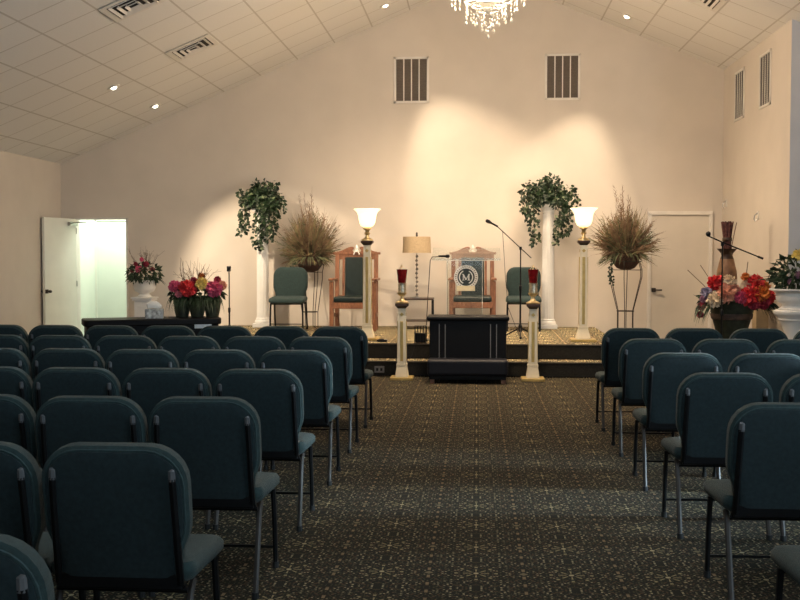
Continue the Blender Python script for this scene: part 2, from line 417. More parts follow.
wn = thing('window_3', 'x', 'window', (.6, YF + .03, 1.1)); del wn['label']; del wn['category']; struct(wn)  # added unseen window around the cool fill behind the camera
b = MB()
for x in (-1.85, -.62, .62, 1.85): b.box((x, 0, .8), (.07, .06, 1.66))
for z in (0, 1.6): b.box((0, 0, z), (3.76, .06, .07))
b.build('window_frame', trimw, wn, bevel=.006)
b = MB(); b.box((0, -.01, .8), (3.7, .006, 1.6)); b.build('pane', acrylic, wn)
# ------------------------------------------------------------------ vents, lights in wall and ceiling
def wall_vent(x, y, z, wdt, hgt, rz, label):
    t = thing('wall_vent', label, 'vent', (x, y, z), rz, 'air vents high on the walls')
    b = MB(); f_ = .035
    for sx in (-1, 1): b.box((sx * (wdt / 2 - f_ / 2), -.008, 0), (f_, .016, hgt))
    for sz in (-1, 1): b.box((0, -.008, sz * (hgt / 2 - f_ / 2)), (wdt, .016, f_))
    b.build('frame', trimw, t, bevel=.004)
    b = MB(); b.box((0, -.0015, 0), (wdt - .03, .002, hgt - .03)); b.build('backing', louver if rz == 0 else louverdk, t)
    iw = wdt - 2 * f_; cw = iw / 4
    for k in range(1, 4):
        b = MB(); b.box((-iw / 2 + cw * k, -.007, 0), (.016, .014, hgt - 2 * f_)); b.build('mullion', trimw, t)
    for k in range(4):
        b = MB(); n = 26
        for j in range(n):
            b.box((-iw / 2 + cw * (k + .5), -.006, -hgt / 2 + f_ + (j + .5) * (hgt - 2 * f_) / n), (cw - .014, .010, .005), (.6, 0, 0))
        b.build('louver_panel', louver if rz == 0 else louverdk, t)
    return t
wall_vent(-1.011, YB, 4.16, .54, .705, 0, 'white framed louvered air vent on the back wall, above the left of the lectern')
wall_vent(1.285, YB, 4.18, .535, .70, 0, 'white framed louvered air vent on the back wall, high above the ivy column at right')
wall_vent(WR, 15.23, 3.735, .52, .70, -PI / 2, 'louvered air vent on the right side wall, the one nearer the back wall')
wall_vent(WR, 13.90, 3.73, .52, .70, -PI / 2, 'louvered air vent on the right side wall, the one nearer the wall end')

def ceil_rot(x): return (0, math.atan(SL) if x > RX else -math.atan(SL), 0)
def ceiling_vent(x, y, label):
    t = thing('ceiling_vent', label, 'vent', (x, y, cz(x)), rot=ceil_rot(x), group='square diffusers in the tiled ceiling')
    L = .60
    b = MB(); b.box((0, 0, -.004), (L - .03, L - .05, .004)); b.build('backing', darkgap, t)
    for i, s in enumerate((L, L * .74, L * .50, L * .27)):
        b = MB(); zz = -.012 - .004 * i; wd = .062 if i == 0 else .034
        for sg in (-1, 1):
            b.box((sg * (s / 2 - wd / 2), 0, zz), (wd, s - (.02 if i == 0 else 0), .008), (0, sg * .45 if i else 0, 0))
            b.box((0, sg * (s / 2 - wd / 2 - (.01 if i == 0 else 0)), zz), (s - 2 * wd + .02, wd, .008), (-sg * .45 if i else 0, 0, 0))
        b.build('frame' if i == 0 else 'vane_ring', trimw, t)
    return t
ceiling_vent(-3.64, 13.34, 'square ceiling diffuser on the left slope, the one nearer the back wall')
ceiling_vent(-3.64, 11.0, 'square ceiling diffuser on the left slope, cut by the top of the photo')
ceiling_vent(2.72, 13.34, 'square ceiling diffuser on the right slope')

def spot(name, loc, aim, energy, size, blend, col=(1, .80, .54), r=.04):
    l = bpy.data.lights.new(name, 'SPOT'); l.energy = energy; l.spot_size = math.radians(size); l.spot_blend = blend; l.color = col; l.shadow_soft_size = r
    o = bpy.data.objects.new(name, l); COL.objects.link(o); o.location = loc
    o.rotation_euler = (Vector(aim) - Vector(loc)).to_track_quat('-Z', 'Y').to_euler()
    return o
def recessed(x, y, label):
    t = thing('recessed_light', label, 'ceiling light', (x, y, cz(x)), rot=ceil_rot(x), group='recessed spotlights in the ceiling')
    b = MB(); b.lathe([(.058, -.002), (.085, -.002), (.085, -.010), (.078, -.014), (.058, -.014)], n=20); b.build('trim_ring', trimw, t, True)
    b = MB(); b.lathe([(.056, -.003), (.056, -.006)], n=16); b.build('housing', darkgap, t)
    b = MB(); b.lathe([(.001, -.034), (.028, -.028), (.040, -.012), (.038, -.007), (.001, -.007)], n=14); b.build('bulb', bulbm, t, True)
recessed(-4.747, 13.523, 'lit recessed spotlight on the left ceiling slope, farther from the back wall')
recessed(-4.736, 15.262, 'lit recessed spotlight on the left ceiling slope, close to the back wall')
recessed(-1.340, 15.309, 'lit recessed spotlight in the ceiling above the left back wall vent')
recessed(2.135, 15.422, 'lit recessed spotlight on the right ceiling slope above the back wall')

# small fixtures on the right wall
def wall_fixture(y, z, label):
    t = thing('wall_hook', label, 'hook', (WR, y, z), -PI / 2, 'small pale hooks on the right wall')
    b = MB(); b.box((0, -.008, 0), (.07, .016, .11)); b.build('plate', trimw, t, bevel=.006)
    b = MB(); b.tube([(0, -.014, .03), (0, -.05, .0), (0, -.06, -.05), (0, -.045, -.075), (0, -.03, -.05)], .009, 8); b.build('hook_arm', chrome, t, True)
wall_fixture(15.93, 2.25, 'small pale hook on the right wall in the corner by the closed door')
wall_fixture(14.15, 2.0, 'small pale hook on the right wall above the white urn')
t = thing('outlet_cover', 'grey outlet cover on the lower stage step left of the candle post', 'outlet', (-1.185, SY0, .085))
b = MB(); b.box((0, -.006, 0), (.12, .010, .08)); b.build('plate', trimgrey, t, bevel=.003)
for x in (-.025, .025): b = MB(); b.box((x, -.012, 0), (.028, .004, .036)); b.build('socket', blackm, t)

# ------------------------------------------------------------------ chandelier
CH = thing('chandelier', 'lit crystal chandelier hanging over the aisle at the top of the photo', 'chandelier', (.10, 10.5, 0))
b = MB(); b.tube([(0, 0, 4.45), (0, 0, cz(.1) - .02)], .008, 6); b.build('chain', chrome, CH)
b = MB(); b.lathe([(.001, 3.90), (.03, 3.92), (.05, 3.98), (.03, 4.05), (.035, 4.15), (.06, 4.22), (.035, 4.30), (.02, 4.40), (.02, 4.5), (.001, 4.51)], n=16); b.build('stem', chrome, CH, True)
b = MB(); b.lathe([(.001, cz(.1) - .005), (.06, cz(.1) - .02), (.07, cz(.1) - .04), (.001, cz(.1) - .06)], n=16); b.build('canopy', chrome, CH, True)
dropm = MB()
def drop_mesh(L, s):
    m = MB(); z = 0
    n = max(1, int(L / .035))
    for i in range(n): m.lathe([(.001, -.014), (.0075, -.004), (.0075, .004), (.001, .014)], (0, 0, -.018 - i * .033), 6)
    zz = -n * .033 - .01
    m.lathe([(.001, zz), (s * .45, zz - s * .8), (s, zz - s * 2.2), (s * .6, zz - s * 3.1), (.001, zz - s * 3.5)], n=7)
    return m
for k in range(8):
    a = 2 * PI * k / 8 + .2; c_, s_ = math.cos(a), math.sin(a)
    b = MB(); b.tube([(.03 * c_, .03 * s_, 4.10), (.12 * c_, .12 * s_, 4.02), (.24 * c_, .24 * s_, 4.01), (.32 * c_, .32 * s_, 4.06), (.33 * c_, .33 * s_, 4.10)], .010, 8); arm = b.build('arm', crystal, CH, True)
    b = MB(); b.lathe([(.012, 4.045), (.05, 4.055), (.075, 4.085), (.07, 4.09), (.02, 4.07)], (.33 * c_, .33 * s_, 0), 14); b.build('drip_cup', crystal, arm, True)
    b = MB(); b.lathe([(.012, 4.08), (.012, 4.17), (.011, 4.18)], (.33 * c_, .33 * s_, 0), 8); b.build('candle_sleeve', whitec, arm, True)
    b = MB(); b.lathe([(.006, 4.18), (.016, 4.20), (.014, 4.225), (.002, 4.26)], (.33 * c_, .33 * s_, 0), 8); b.build('bulb', bulbm, arm, True)
dm = [drop_mesh(.10, .014).build('crystal_drop', crystal, CH, True), drop_mesh(.07, .012).build('crystal_drop', crystal, CH, True), drop_mesh(.14, .016).build('crystal_drop', crystal, CH, True)]
first = [True, True, True]
def hang(r, z, n, kind, ph):
    for k in range(n):
        a = 2 * PI * k / n + ph
        if first[kind]: o = dm[kind]; first[kind] = False
        else: o = dm[kind].copy(); COL.objects.link(o); o.parent = CH
        o.location = (r * math.cos(a), r * math.sin(a), z + rnd.uniform(-.012, .012))
hang(.36, 4.05, 12, 0, .1); hang(.28, 4.00, 9, 1, .3); hang(.23, 3.97, 9, 2, .0); hang(.17, 3.90, 8, 0, .2); hang(.11, 3.86, 6, 0, .1); hang(.06, 3.80, 4, 0, .3)
hang(.0, 3.73, 1, 0, 0)
b = MB(); 
for r, z in ((.24, 3.985), (.17, 3.935), (.11, 3.885)):
    b.tube([(r * math.cos(2 * PI * k / 28), r * math.sin(2 * PI * k / 28), z) for k in range(28)], .008, 6, True)
b.build('drop_rings', crystal, CH, True)
b = MB(); b.lathe([(.001, 3.86), (.05, 3.88), (.085, 3.95), (.06, 4.02), (.001, 4.03)], n=16); b.build('bowl', crystal, CH, True)

# ------------------------------------------------------------------ chairs
def outline(w0, w1, h, rt, rb, n=6):
    """rounded back outline (x,z): bottom width w0, top width w1"""
    pts = []
    def arc(cx, cz_, r, a0, a1):
        for i in range(n + 1):
            a = a0 + (a1 - a0) * i / n; pts.append((cx + r * math.cos(a), cz_ + r * math.sin(a)))
    arc(w1 / 2 - rt, h - rt, rt, 0, PI / 2); arc(-w1 / 2 + rt, h - rt, rt, PI / 2, PI)
    pts += [(-w1 / 2, h * .48), (-w1 / 2 + .004, h * .40), (-w0 / 2 - .012, h * .26)]
    arc(-w0 / 2 + rb, rb, rb, PI, 1.5 * PI); arc(w0 / 2 - rb, rb, rb, 1.5 * PI, 2 * PI)
    pts += [(w0 / 2 + .012, h * .26), (w1 / 2 - .004, h * .40), (w1 / 2, h * .48)]
    return pts
def inset(poly, d, cx, cz_, hx, hz): return [(cx + (x - cx) * (hx - d) / hx, cz_ + (z - cz_) * (hz - d) / hz) for x, z in poly]
def make_chair(label):
    t = thing('stacking_chair', label, 'chair', group='teal stacking chairs in rows')
    H_, Z0 = .487, .385
    P = outline(.405, .488, H_, .125, .05)
    T = Matrix.Translation((0, -.155, Z0)) @ Euler((math.radians(9), 0, 0)).to_matrix().to_4x4()
    # cushion faces the front (+y)
    lo = []
    for y, d in ((-.026, .012), (-.014, 0), (.022, 0), (.044, .012), (.056, .035), (.060, .08)):
        lo.append([(x, y, z) for x, z in inset(P, d, 0, H_ / 2, .245, H_ / 2)])
    m = MB(); m.loft(lo); br = m.build('backrest', teal, t, True, xf=T)
    lo = []
    for y, d in ((-.020, .016), (-.030, .018), (-.034, .030), (-.035, .06)):
        lo.append([(x, y, z) for x, z in inset(P, d, 0, H_ / 2, .245, H_ / 2)])
    m = MB(); m.loft(lo); m.build('back_panel', tealback, br, True, xf=T)
    m = MB(); m.tube([(x, -.024, z) for x, z in inset(P, .013, 0, H_ / 2, .245, H_ / 2)], .0045, 5, True); m.build('piping', tealedge, br, True, xf=T)
    # seat with waterfall front
    S = []
    def ring(z, w, y0, y1, r):
        pts = []
        for cx, cy, a0 in ((w / 2 - r, y1 - r, 0), (-w / 2 + r, y1 - r, PI / 2), (-w / 2 + r * .6, y0 + r * .6, PI), (w / 2 - r * .6, y0 + r * .6, 1.5 * PI)):
            rr = r if cy > 0 else r * .6
            for i in range(5):
                a = a0 + PI / 2 * i / 4; pts.append((cx + rr * math.cos(a), cy + rr * math.sin(a), z))
        return pts
    for z, w, y0, y1, r in ((.385, .43, -.15, .22, .06), (.395, .465, -.17, .255, .075), (.415, .494, -.18, .29, .07), (.440, .494, -.18, .29, .07), (.458, .474, -.17, .272, .068), (.466, .42, -.14, .22, .07), (.468, .3, -.1, .16, .05)):
        rg = ring(z, w, y0, y1, r)
        S.append([(x, y, zz - (.018 * max(0, (y - .12) / .16)) + .008 * max(0, -y / .18)) for x, y, zz in rg])
    m = MB(); m.loft(S); m.build('seat', teal, t, True)
    # frame
    m = MB()
    for s in (-1, 1): m.tube([(s * .19, .20, .378), (s * .19, -.16, .380)], .011, 6)
    m.tube([(-.222, .19, .372), (.222, .19, .372)], .011, 6); m.tube([(-.222, -.16, .372), (.222, -.16, .372)], .011, 6)
    m.build('seat_frame', blackm, t, True)
    for s in (-1, 1):
        m = MB(); m.tube([(s * .222, .19, .38), (s * .226, .205, .2), (s * .228, .212, .012)], .0125, 7); l = m.build('leg', blackm, t, True)
        m = MB(); m.lathe([(.016, .0), (.016, .028)], (s * .228, .212, 0), 8); m.build('foot_glide', rubber, l)
        m = MB(); m.tube([(s * .222, -.09, .385), (s * .224, -.135, .355), (s * .226, -.185, .2), (s * .228, -.245, .012)], .0125, 7); l = m.build('leg', bronze, t, True)
        part_label(l, 'bronze coloured rear leg')
        m = MB(); m.lathe([(.016, .0), (.016, .028)], (s * .228, -.245, 0), 8); m.build('foot_glide', rubber, l)
        m = MB(); m.tube([(s * .205, -.15, .375), (s * .205, -.185, .40), (s * .203, -.208, .52), (s * .200, -.238, .70), (s * .198, -.2475, .76)], .0135, 7); u = m.build('back_upright', blackm, t, True)
        m = MB(); m.tube([(s * .198, -.2475, .752), (s * .197, -.2475, .782), (s * .197, -.2385, .788)], .0128, 8); m.build('upright_cap', capm, u, True)
    m = MB(); m.box((0, -.180, .405), (.42, .03, .055)); m.build('back_crossbar', blackm, t, bevel=.006)
    m = MB(); m.tube([(-.227, .209, .10), (.227, .209, .10)], .007, 6); m.build('stretcher', blackm, t, True)
    return t
ORD = ['first', 'second', 'third', 'fourth', 'fifth', 'sixth', 'seventh', 'eighth']
proto = None
def put_chair(x, y, rz, label, group):
    global proto
    if proto is None:
        proto = make_chair(label); proto.location = (x, y, 0); proto.rotation_euler = (0, 0, rz); proto['group'] = group; return proto
    return dup(proto, (x, y, 0), rz, label, group)
rows = [9.02 - 1.119 * k for k in range(7)]
ROWN = ['front row', 'second row', 'third row', 'fourth row', 'fifth row', 'sixth row', 'seventh row']
nl = [7, 6, 5, 5, 3, 2, 1]; nr = [4, 3, 3, 2, 1, 1, 0]
for k, y in enumerate(rows):
    for side, n in ((-1, nl[k]), (1, nr[k])):
        for i in range(n):
            x = -1.175 - .5 * i if side < 0 else 1.290 + .525 * i
            pos = 'at the aisle' if i == 0 else '%s from the aisle' % ORD[i]
            yy = y + .11 + rnd.uniform(-.015, .015)
            put_chair(x + rnd.uniform(-.002, .002), yy, rnd.uniform(-.010, .010),
                      'dark teal stacking chair in the %s %s the aisle, %s' % (ROWN[k], 'left of' if side < 0 else 'right of', 'on the aisle end' if i == 0 else pos),
                      'teal chairs in the %s block' % ('left' if side < 0 else 'right'))
for x, y, rz, lb in ((-2.74, 15.15, PI + .03, 'teal stacking chair facing the seats on stage, beside the left ivy column'),
                     (.68, 15.45, PI - .04, 'teal stacking chair facing the seats on stage, behind the boom microphone stand')):
    c = dup(proto, (x, y, DK), rz, lb, 'teal chairs on the stage'); c.scale = (1.04, 1.04, 1.06)

# ------------------------------------------------------------------ thrones
def throne(loc, label, emblem):
    t = thing('throne_chair', label, 'chair', loc, PI, 'wooden throne chairs on the stage')
    # local: front = +y, turned towards the seats
    Wd = .66
    for s in (-1, 1):
        m = MB(); m.tube([(s * .29, -.27, 0), (s * .29, -.25, .45), (s * .29, -.30, 1.10)], .001, 4); m = MB()
        m.add(*(lambda L: L)(([(s * .29 + a, y + b_, z) for y, z in ((-.27, 0), (-.25, .45), (-.31, 1.12)) for a, b_ in ((-.03, -.03), (.03, -.03), (.03, .03), (-.03, .03))],
              [(0, 1, 2, 3), (8, 11, 10, 9)] + [(j * 4 + i, j * 4 + (i + 1) % 4, j * 4 + 4 + (i + 1) % 4, j * 4 + 4 + i) for j in range(2) for i in range(4)])))
        m.build('back_post', wood, t, bevel=.005)
        m = MB(); m.box((s * .31, .20, .36), (.06, .06, .72)); m.build('leg', wood, t, bevel=.005)
        m = MB(); m.box((s * .315, -.03, .745), (.075, .56, .035)); m.build('armrest', wood, t, bevel=.010)
        m = MB(); m.box((s * .31, -.02, .22), (.03, .42, .05)); m.build('side_stretcher', wood, t, bevel=.004)
    # crest rail with broken pediment
    top = []
    for i in range(9):
        a = i / 8; top.append((-.345 + .29 * a, 1.17 + .085 * (math.sin(a * PI - PI / 2) * .5 + .5)))
    left = [(-.345, 1.135)] + top + [(-.045, 1.235), (-.06, 1.19), (-.03, 1.165), (0, 1.16), (0, 1.10), (-.32, 1.10)]
    m = MB()
    m.box((0, -.315, 1.125), (.70, .075, .035)); m.box((0, -.31, 1.075), (.62, .045, .08))
    m.build('crest_rail', wood, t, bevel=.004)
    for s in (-1, 1):
        pl = [(s * x, z) for x, z in ([(-.30, 1.142)] + [(-.30 + .235 * i / 8, 1.15 + .075 * (.5 - .5 * math.cos(PI * i / 8))) for i in range(9)] + [(-.04, 1.21), (-.045, 1.188), (-.065, 1.175), (-.05, 1.142)])]
        m = MB(); m.prism_y(pl, -.335, -.295); m.build('pediment_scroll', wood, t, bevel=.004)
    m = MB(); m.lathe([(.03, 1.142), (.03, 1.16), (.012, 1.175), (.024, 1.20), (.018, 1.225), (.003, 1.255)], (0, -.315, 0), 10); part_label(m.build('finial', whitec if emblem else trimw, t, True), 'white finial')
    # upholstered back panel standing between gaps
    m = MB(); m.box((0, -.272, .77), (.34, .05, .60), (math.radians(4.5), 0, 0)); m.build('back_panel', throne_green, t, bevel=.018, seg=3)
    for s in (-1, 1):
        m = MB(); m.box((s * .195, -.278, .77), (.035, .04, .60), (math.radians(4.5), 0, 0)); m.build('back_slat', wood, t, bevel=.004)
    m = MB(); m.box((0, -.262, .475), (.54, .04, .06)); m.build('lower_rail', wood, t, bevel=.004)
    m = MB(); m.box((0, -.01, .37), (.60, .50, .09)); m.build('seat_rail', wood, t, bevel=.006)
    m = MB(); m.box((0, 0, .455), (.56, .50, .085)); m.build('seat_cushion', throne_green, t, bevel=.03, seg=4)
    if emblem:
        m = MB()
        for s in (-1, 1): m.tube([(0, -.262, 1.205), (s * .045, -.262, 1.105)], .009, 5)
        m.tube([(-.03, -.262, 1.15), (.03, -.262, 1.15)], .006, 5)
        m.build('compass_emblem', whitec, t)
        m = MB(); m.tube([(0, -.30, 1.205), (0, -.262, 1.205)], .008, 5); m.build('emblem_pin', whitec, t)
    return t
throne((-1.785, 15.25, DK), 'wooden throne chair with dark green upholstery behind the left torch lamp post', True)
throne((-.065, 15.55, DK), 'wooden throne chair with dark green upholstery seen through the clear lectern', False)

# ------------------------------------------------------------------ posts with lamps / candles
def post_parts(t, h, base_w, topw=.090):
    m = MB(); m.box((0, 0, .016), (base_w, base_w, .032)); part_label(m.build('base_plinth', goldflat, t, bevel=.006), 'gold base slab')
    m = MB(); m.frustum((0, 0), (base_w * .58, base_w * .58), (.120, .120), .032, .16); m.box((0, 0, .175), (.126, .126, .03)); m.build('flared_foot', creamp, t, bevel=.004)
    m = MB(); m.frustum((0, 0), (.110, .110), (topw, topw), .19, h - .05); sh = m.build('shaft', creamp, t, bevel=.004)
    m = MB()
    for k in range(4):
        a = k * PI / 2; c_, s_ = math.cos(a), math.sin(a); d = (topw + .110) / 4 + .001
        m.box((d * s_, -d * c_, .22 + (h - .42) / 2), (.036, .012, h - .42), (0, 0, a))
    part_label(m.build('inset_strip', goldflat, sh, bevel=.002), 'gold inset strips')
    m = MB()
    for k in range(4):
        a = k * PI / 2; c_, s_ = math.cos(a), math.sin(a)
        m.box((topw / 2 * s_, -topw / 2 * c_, h - .12), (.035, .012, .035), (0, PI / 4 if k % 2 == 0 else 0, a))
    m.build('rosette', goldflat, sh)
    m = MB(); m.frustum((0, 0), (topw, topw), (.145, .145), h - .05, h - .02); m.box((0, 0, h - .005), (.155, .155, .03)); part_label(m.build('cap', darkcap, t, bevel=.004), 'dark brown cap')
def torch(loc, label):
    t = thing('torch_lamp', label, 'lamp', loc, 0, 'tall torch lamps on the stage front'); h = 1.275
    post_parts(t, h, .32)
    m = MB(); m.lathe([(.001, h + .01), (.075, h + .01), (.07, h + .03), (.03, h + .05), (.022, h + .08), (.04, h + .105), (.022, h + .125), (.03, h + .15), (.062, h + .165), (.05, h + .185), (.001, h + .19)], n=18); m.build('lamp_base', gold, t, True)
    z = h + .185
    m = MB(); m.lathe([(.05, z), (.082, z + .018), (.102, z + .055), (.112, z + .11), (.118, z + .155), (.135, z + .195), (.165, z + .222), (.176, z + .232), (.170, z + .235), (.130, z + .20), (.111, z + .155), (.105, z + .11), (.095, z + .055), (.075, z + .024), (.04, z + .008)], n=28)
    m.build('glass_shade', glow, t, True)
    return (loc[0], loc[1], loc[2] + z + .30)
TL = [torch((-1.419, 13.55, DK), 'tall cream torch lamp with lit glass bowl in front of the left throne'),
      torch((1.350, 13.50, DK), 'tall cream torch lamp with lit glass bowl at the right end of the stage')]
def candle(loc, label):
    t = thing('candle_post', label, 'candle stand', loc, 0, 'short candle posts on the floor'); h = .895
    post_parts(t, h, .27)
    z = h + .01
    m = MB(); m.lathe([(.001, z), (.078, z), (.082, z + .015), (.04, z + .035), (.022, z + .06), (.022, z + .085), (.045, z + .10), (.058, z + .12), (.058, z + .13), (.001, z + .13)], n=18); m.build('candle_holder', gold, t, True)
    m = MB(); m.lathe([(.048, z + .13), (.05, z + .16), (.046, z + .20), (.05, z + .24), (.056, z + .245), (.001, z + .245)], n=18); m.build('filigree_collar', silverfil, t, True)
    m = MB(); m.lathe([(.045, z + .245), (.052, z + .28), (.056, z + .33), (.064, z + .395), (.066, z + .405), (.058, z + .403), (.05, z + .36), (.001, z + .35)], n=18); part_label(m.build('glass_cup', redglass, t, True), 'dark red glass cup')
    m = MB()
    for k in range(3):
        a = k * 2.1 + .4; m.tube([(.05 * math.cos(a), .05 * math.sin(a), z + .40), (.012 * math.cos(a), .012 * math.sin(a), z + .44), (0, 0, z + .455)], .004, 5)
    m.build('prong', gold, t)
candle((-.889, 12.45, 0), 'short cream candle post with red glass cup left of the black altar')
candle((.660, 12.45, 0), 'short cream candle post with red glass cup right of the black altar')

# ------------------------------------------------------------------ altar with kneeler
A = thing('altar', 'black altar with a padded navy kneeler in front of the stage steps', 'altar', (-.105, 12.40, 0))
m = MB(); m.box((0, .08, .735), (.97, .42, .055)); m.build('altar_top', blackp, A, bevel=.022, seg=3)
m = MB(); m.box((0, .08, .365), (.90, .36, .70)); m.build('body', blackp, A, bevel=.006)
for x in (-.335, -.265, .265, .335):
    m = MB(); m.box((x, -.104, .47), (.010, .012, .40)); m.lathe([(.011, -.012), (.011, .012)], (x, -.106, .265), 8); m.build('moulding', trimgrey, A)
m = MB(); m.box((0, -.27, .185), (.93, .26, .19)); m.build('kneeler_cushion', navy, A, bevel=.035, seg=4)
m = MB(); m.box((0, -.26, .075), (.88, .22, .05)); m.build('kneeler_board', blackp, A)
for sx in (-1, 1):
    m = MB(); m.box((sx * .41, -.26, .028), (.05, .18, .056)); part_label(m.build('kneeler_foot', wood, A), 'brown wooden foot')

# ------------------------------------------------------------------ acrylic lectern
L = thing('lectern', 'clear acrylic lectern with round white emblem behind the black altar', 'lectern', (-.141, 13.55, DK))
m = MB(); m.box((-.02, 0, .53), (.46, .012, 1.02)); m.build('front_panel', acrylic, L)
for s in (-1, 1):
    m = MB(); m.box((-.02 + s * .225, .15, .53), (.012, .30, 1.02)); m.build('side_panel', acrylic, L)
m = MB(); m.box((0, .12, 1.11), (.88, .44, .014), (.36, 0, 0)); m.build('reading_shelf', acrylic, L)
m = MB(); m.box((0, -.085, 1.045), (.88, .012, .035)); m.build('shelf_lip', acrylic, L)
m = MB(); m.box((-.02, .13, .008), (.60, .40, .016)); m.build('base', acrylic, L)
edgem = mat('acrylic_edge_highlight', (.72, .70, .64), .3, scale=30, amt=.05)  # opaque pale strips paint the bright light in the acrylic edges
for x in (-.25, .21):
    m = MB(); m.box((x, -.001, .53), (.006, .014, 1.02)); m.build('edge_highlight', edgem, L)
m = MB(); m.box((0, -.092, 1.030), (.88, .004, .006)); m.build('edge_highlight', edgem, L)
em = MB(); n = 48
def ringmesh(mb, r0, r1, y, zc, a0=0, a1=2 * PI, n=40):
    vs = []; fs = []
    for i in range(n + 1):
        a = a0 + (a1 - a0) * i / n
        for r in (r0, r1): vs.append((r * math.cos(a), y, zc + r * math.sin(a)))
    for i in range(n): fs.append((2 * i, 2 * i + 1, 2 * i + 3, 2 * i + 2))
    mb.add(vs, fs)
EZ = .815
ringmesh(em, .112, .155, -.0075, EZ)
ringmesh(em, .078, .092, -.009, EZ, -PI * .36, PI * .36); ringmesh(em, .078, .092, -.009, EZ, PI * .64, PI * 1.36)
emblem = em.build('emblem', emb_white, L)
d = MB(); ringmesh(d, 0, .110, -.0072, EZ); d.build('emblem_disc', emb_dark, emblem)
# serif M
mm = MB()
def bar(x0, z0, x1, z1, wd): 
    dx, dz = x1 - x0, z1 - z0; l = math.hypot(dx, dz); px, pz = -dz / l * wd / 2, dx / l * wd / 2
    mm.add([(x0 + px, -.0092, EZ + z0 + pz), (x0 - px, -.0092, EZ + z0 - pz), (x1 - px, -.0092, EZ + z1 - pz), (x1 + px, -.0092, EZ + z1 + pz)], [(0, 1, 2, 3)])
bar(-.036, -.038, -.036, .038, .010); bar(.036, -.038, .036, .038, .016); bar(-.036, .036, 0, -.034, .016); bar(0, -.034, .036, .036, .009)
for x in (-.036, .036): bar(x - .017, -.038, x + .017, -.038, .007)
bar(-.052, .038, -.028, .038, .007); bar(.028, .038, .052, .038, .007)
mm.build('letter_m', emb_white, emblem)
tk = MB()
for i in range(26):
    a = math.radians(-62 + i * 304 / 25) - 0; a = math.radians(-55) + math.radians(290) * i / 25
    r = .133; x, z = r * math.cos(a), r * math.sin(a)
    tk.box((x, -.0082, EZ + z), (.010, .0006, .022 if i % 3 else .014), (0, -(a - PI / 2), 0))
tk.build('rim_lettering', louver, emblem)
bn = MB(); bn.box((-.002, -.009, EZ - .145), (.235, .002, .066)); bn.build('banner', emb_cream, emblem)

# lectern microphone on its bent arm, cable hanging to the deck
t = thing('lectern_microphone', 'black microphone on a thin bent arm at the left of the lectern', 'microphone', (-.66, 13.50, DK))
m = MB(); m.lathe([(.07, 0), (.07, .012), (.015, .022)], n=16); m.build('base', blackm, t, True)
m = MB(); m.tube([(0, 0, .01), (.03, 0, .55), (.06, 0, 1.03), (.085, 0, 1.075), (.16, 0, 1.08)], .006, 6); m.build('bent_arm', wire, t, True)
m = MB(); m.lathe([(.001, -.075), (.012, -.07), (.014, .02), (.022, .03), (.022, .065), (.012, .075), (.001, .076)], n=12)
R = Euler((0, PI / 2, 0)).to_matrix().to_4x4(); m.build('microphone_head', blackm, t, True, xf=Matrix.Translation((.235, 0, 1.085)) @ R)
t = thing('magazine_rack', 'small black wire rack on the stage edge just left of the altar', 'rack', (-.70, 13.05, DK))
m = MB()
for y in (-.06, .06):
    m.tube([(-.07, y, .006), (-.07, y, .22), (.07, y, .22), (.07, y, .006)], .005, 5)
    for x in (-.035, 0, .035): m.tube([(x, y, .012), (x, y, .22)], .003, 4)
for x in (-.07, .07): m.tube([(x, -.06, .22), (x, .06, .22)], .005, 5); m.tube([(x, -.06, .01), (x, .06, .01)], .005, 5)
m.build('wire_frame', blackm, t)
m = MB(); m.box((0, 0, .07), (.12, .10, .12)); m.build('dark_box', blackp, t, bevel=.004)
t = thing('floor_cable', 'thin cable trailing down the stage steps beside the left candle post', 'cable', (0, 0, 0))
m = MB(); m.tube([(-.72, 13.16, DK + .006), (-.74, 13.06, DK + .006), (-.77, 12.998, DK - .02), (-.80, 12.99, .25), (-.83, 12.97, .198), (-.90, 12.80, .198), (-1.0, 12.76, .198)], .005, 5); m.build('cable', rubber, t, True)
t = thing('pedal_switch', 'small black switch box on the stage edge beside the left torch lamp', 'switch', (-1.20, 13.25, DK))
m = MB(); m.box((0, 0, .014), (.13, .08, .028)); m.build('body', blackm, t, bevel=.006)
m = MB(); m.box((-.01, 0, .031), (.07, .05, .010)); m.build('pedal', rubber, t, bevel=.003)

# ------------------------------------------------------------------ side table and table lamp
t = thing('side_table', 'small dark side table between the thrones carrying a table lamp', 'table', (-.875, 15.7, DK))
m = MB(); m.box((0, 0, .445), (.46, .40, .025)); m.build('tabletop', dkwood, t, bevel=.004)
for sx in (-1, 1):
    for sy in (-1, 1):
        m = MB(); m.box((sx * .215, sy * .185, .217), (.022, .022, .434)); m.build('leg', blackm, t)
m = MB(); m.box((0, 0, .12), (.42, .36, .014)); m.build('lower_shelf', dkwood, t)
t = thing('table_lamp', 'unlit beaded table lamp with a beige drum shade on the side table', 'lamp', (-.90, 15.7, DK + .4575))
m = MB(); m.lathe([(.085, 0), (.085, .014), (.03, .024), (.012, .04)], n=20); m.build('base', chrome, t, True)
m = MB()
for k in range(10): m.lathe([(.006, 0), (.020, .012), (.022, .022), (.012, .036), (.005, .044)], (0.004 * math.cos(k * 2), .004 * math.sin(k * 2), .035 + k * .063), 8); m.lathe([(.005, .0), (.005, .025)], (0, 0, .075 + k * .063), 6)
m.build('beaded_stem', beads, t, True)
m = MB(); m.lathe([(.213, .675), (.213, .68), (.205, .91), (.205, .915), (.200, .915), (.200, .91), (.208, .68), (.208, .675)], n=36); m.build('lamp_shade', linen, t, True)
m = MB(); m.tube([(0, 0, .66), (0, 0, .925)], .005, 6); m.tube([(-.2, 0, .90), (.2, 0, .90)], .003, 5); m.build('harp', chrome, t)
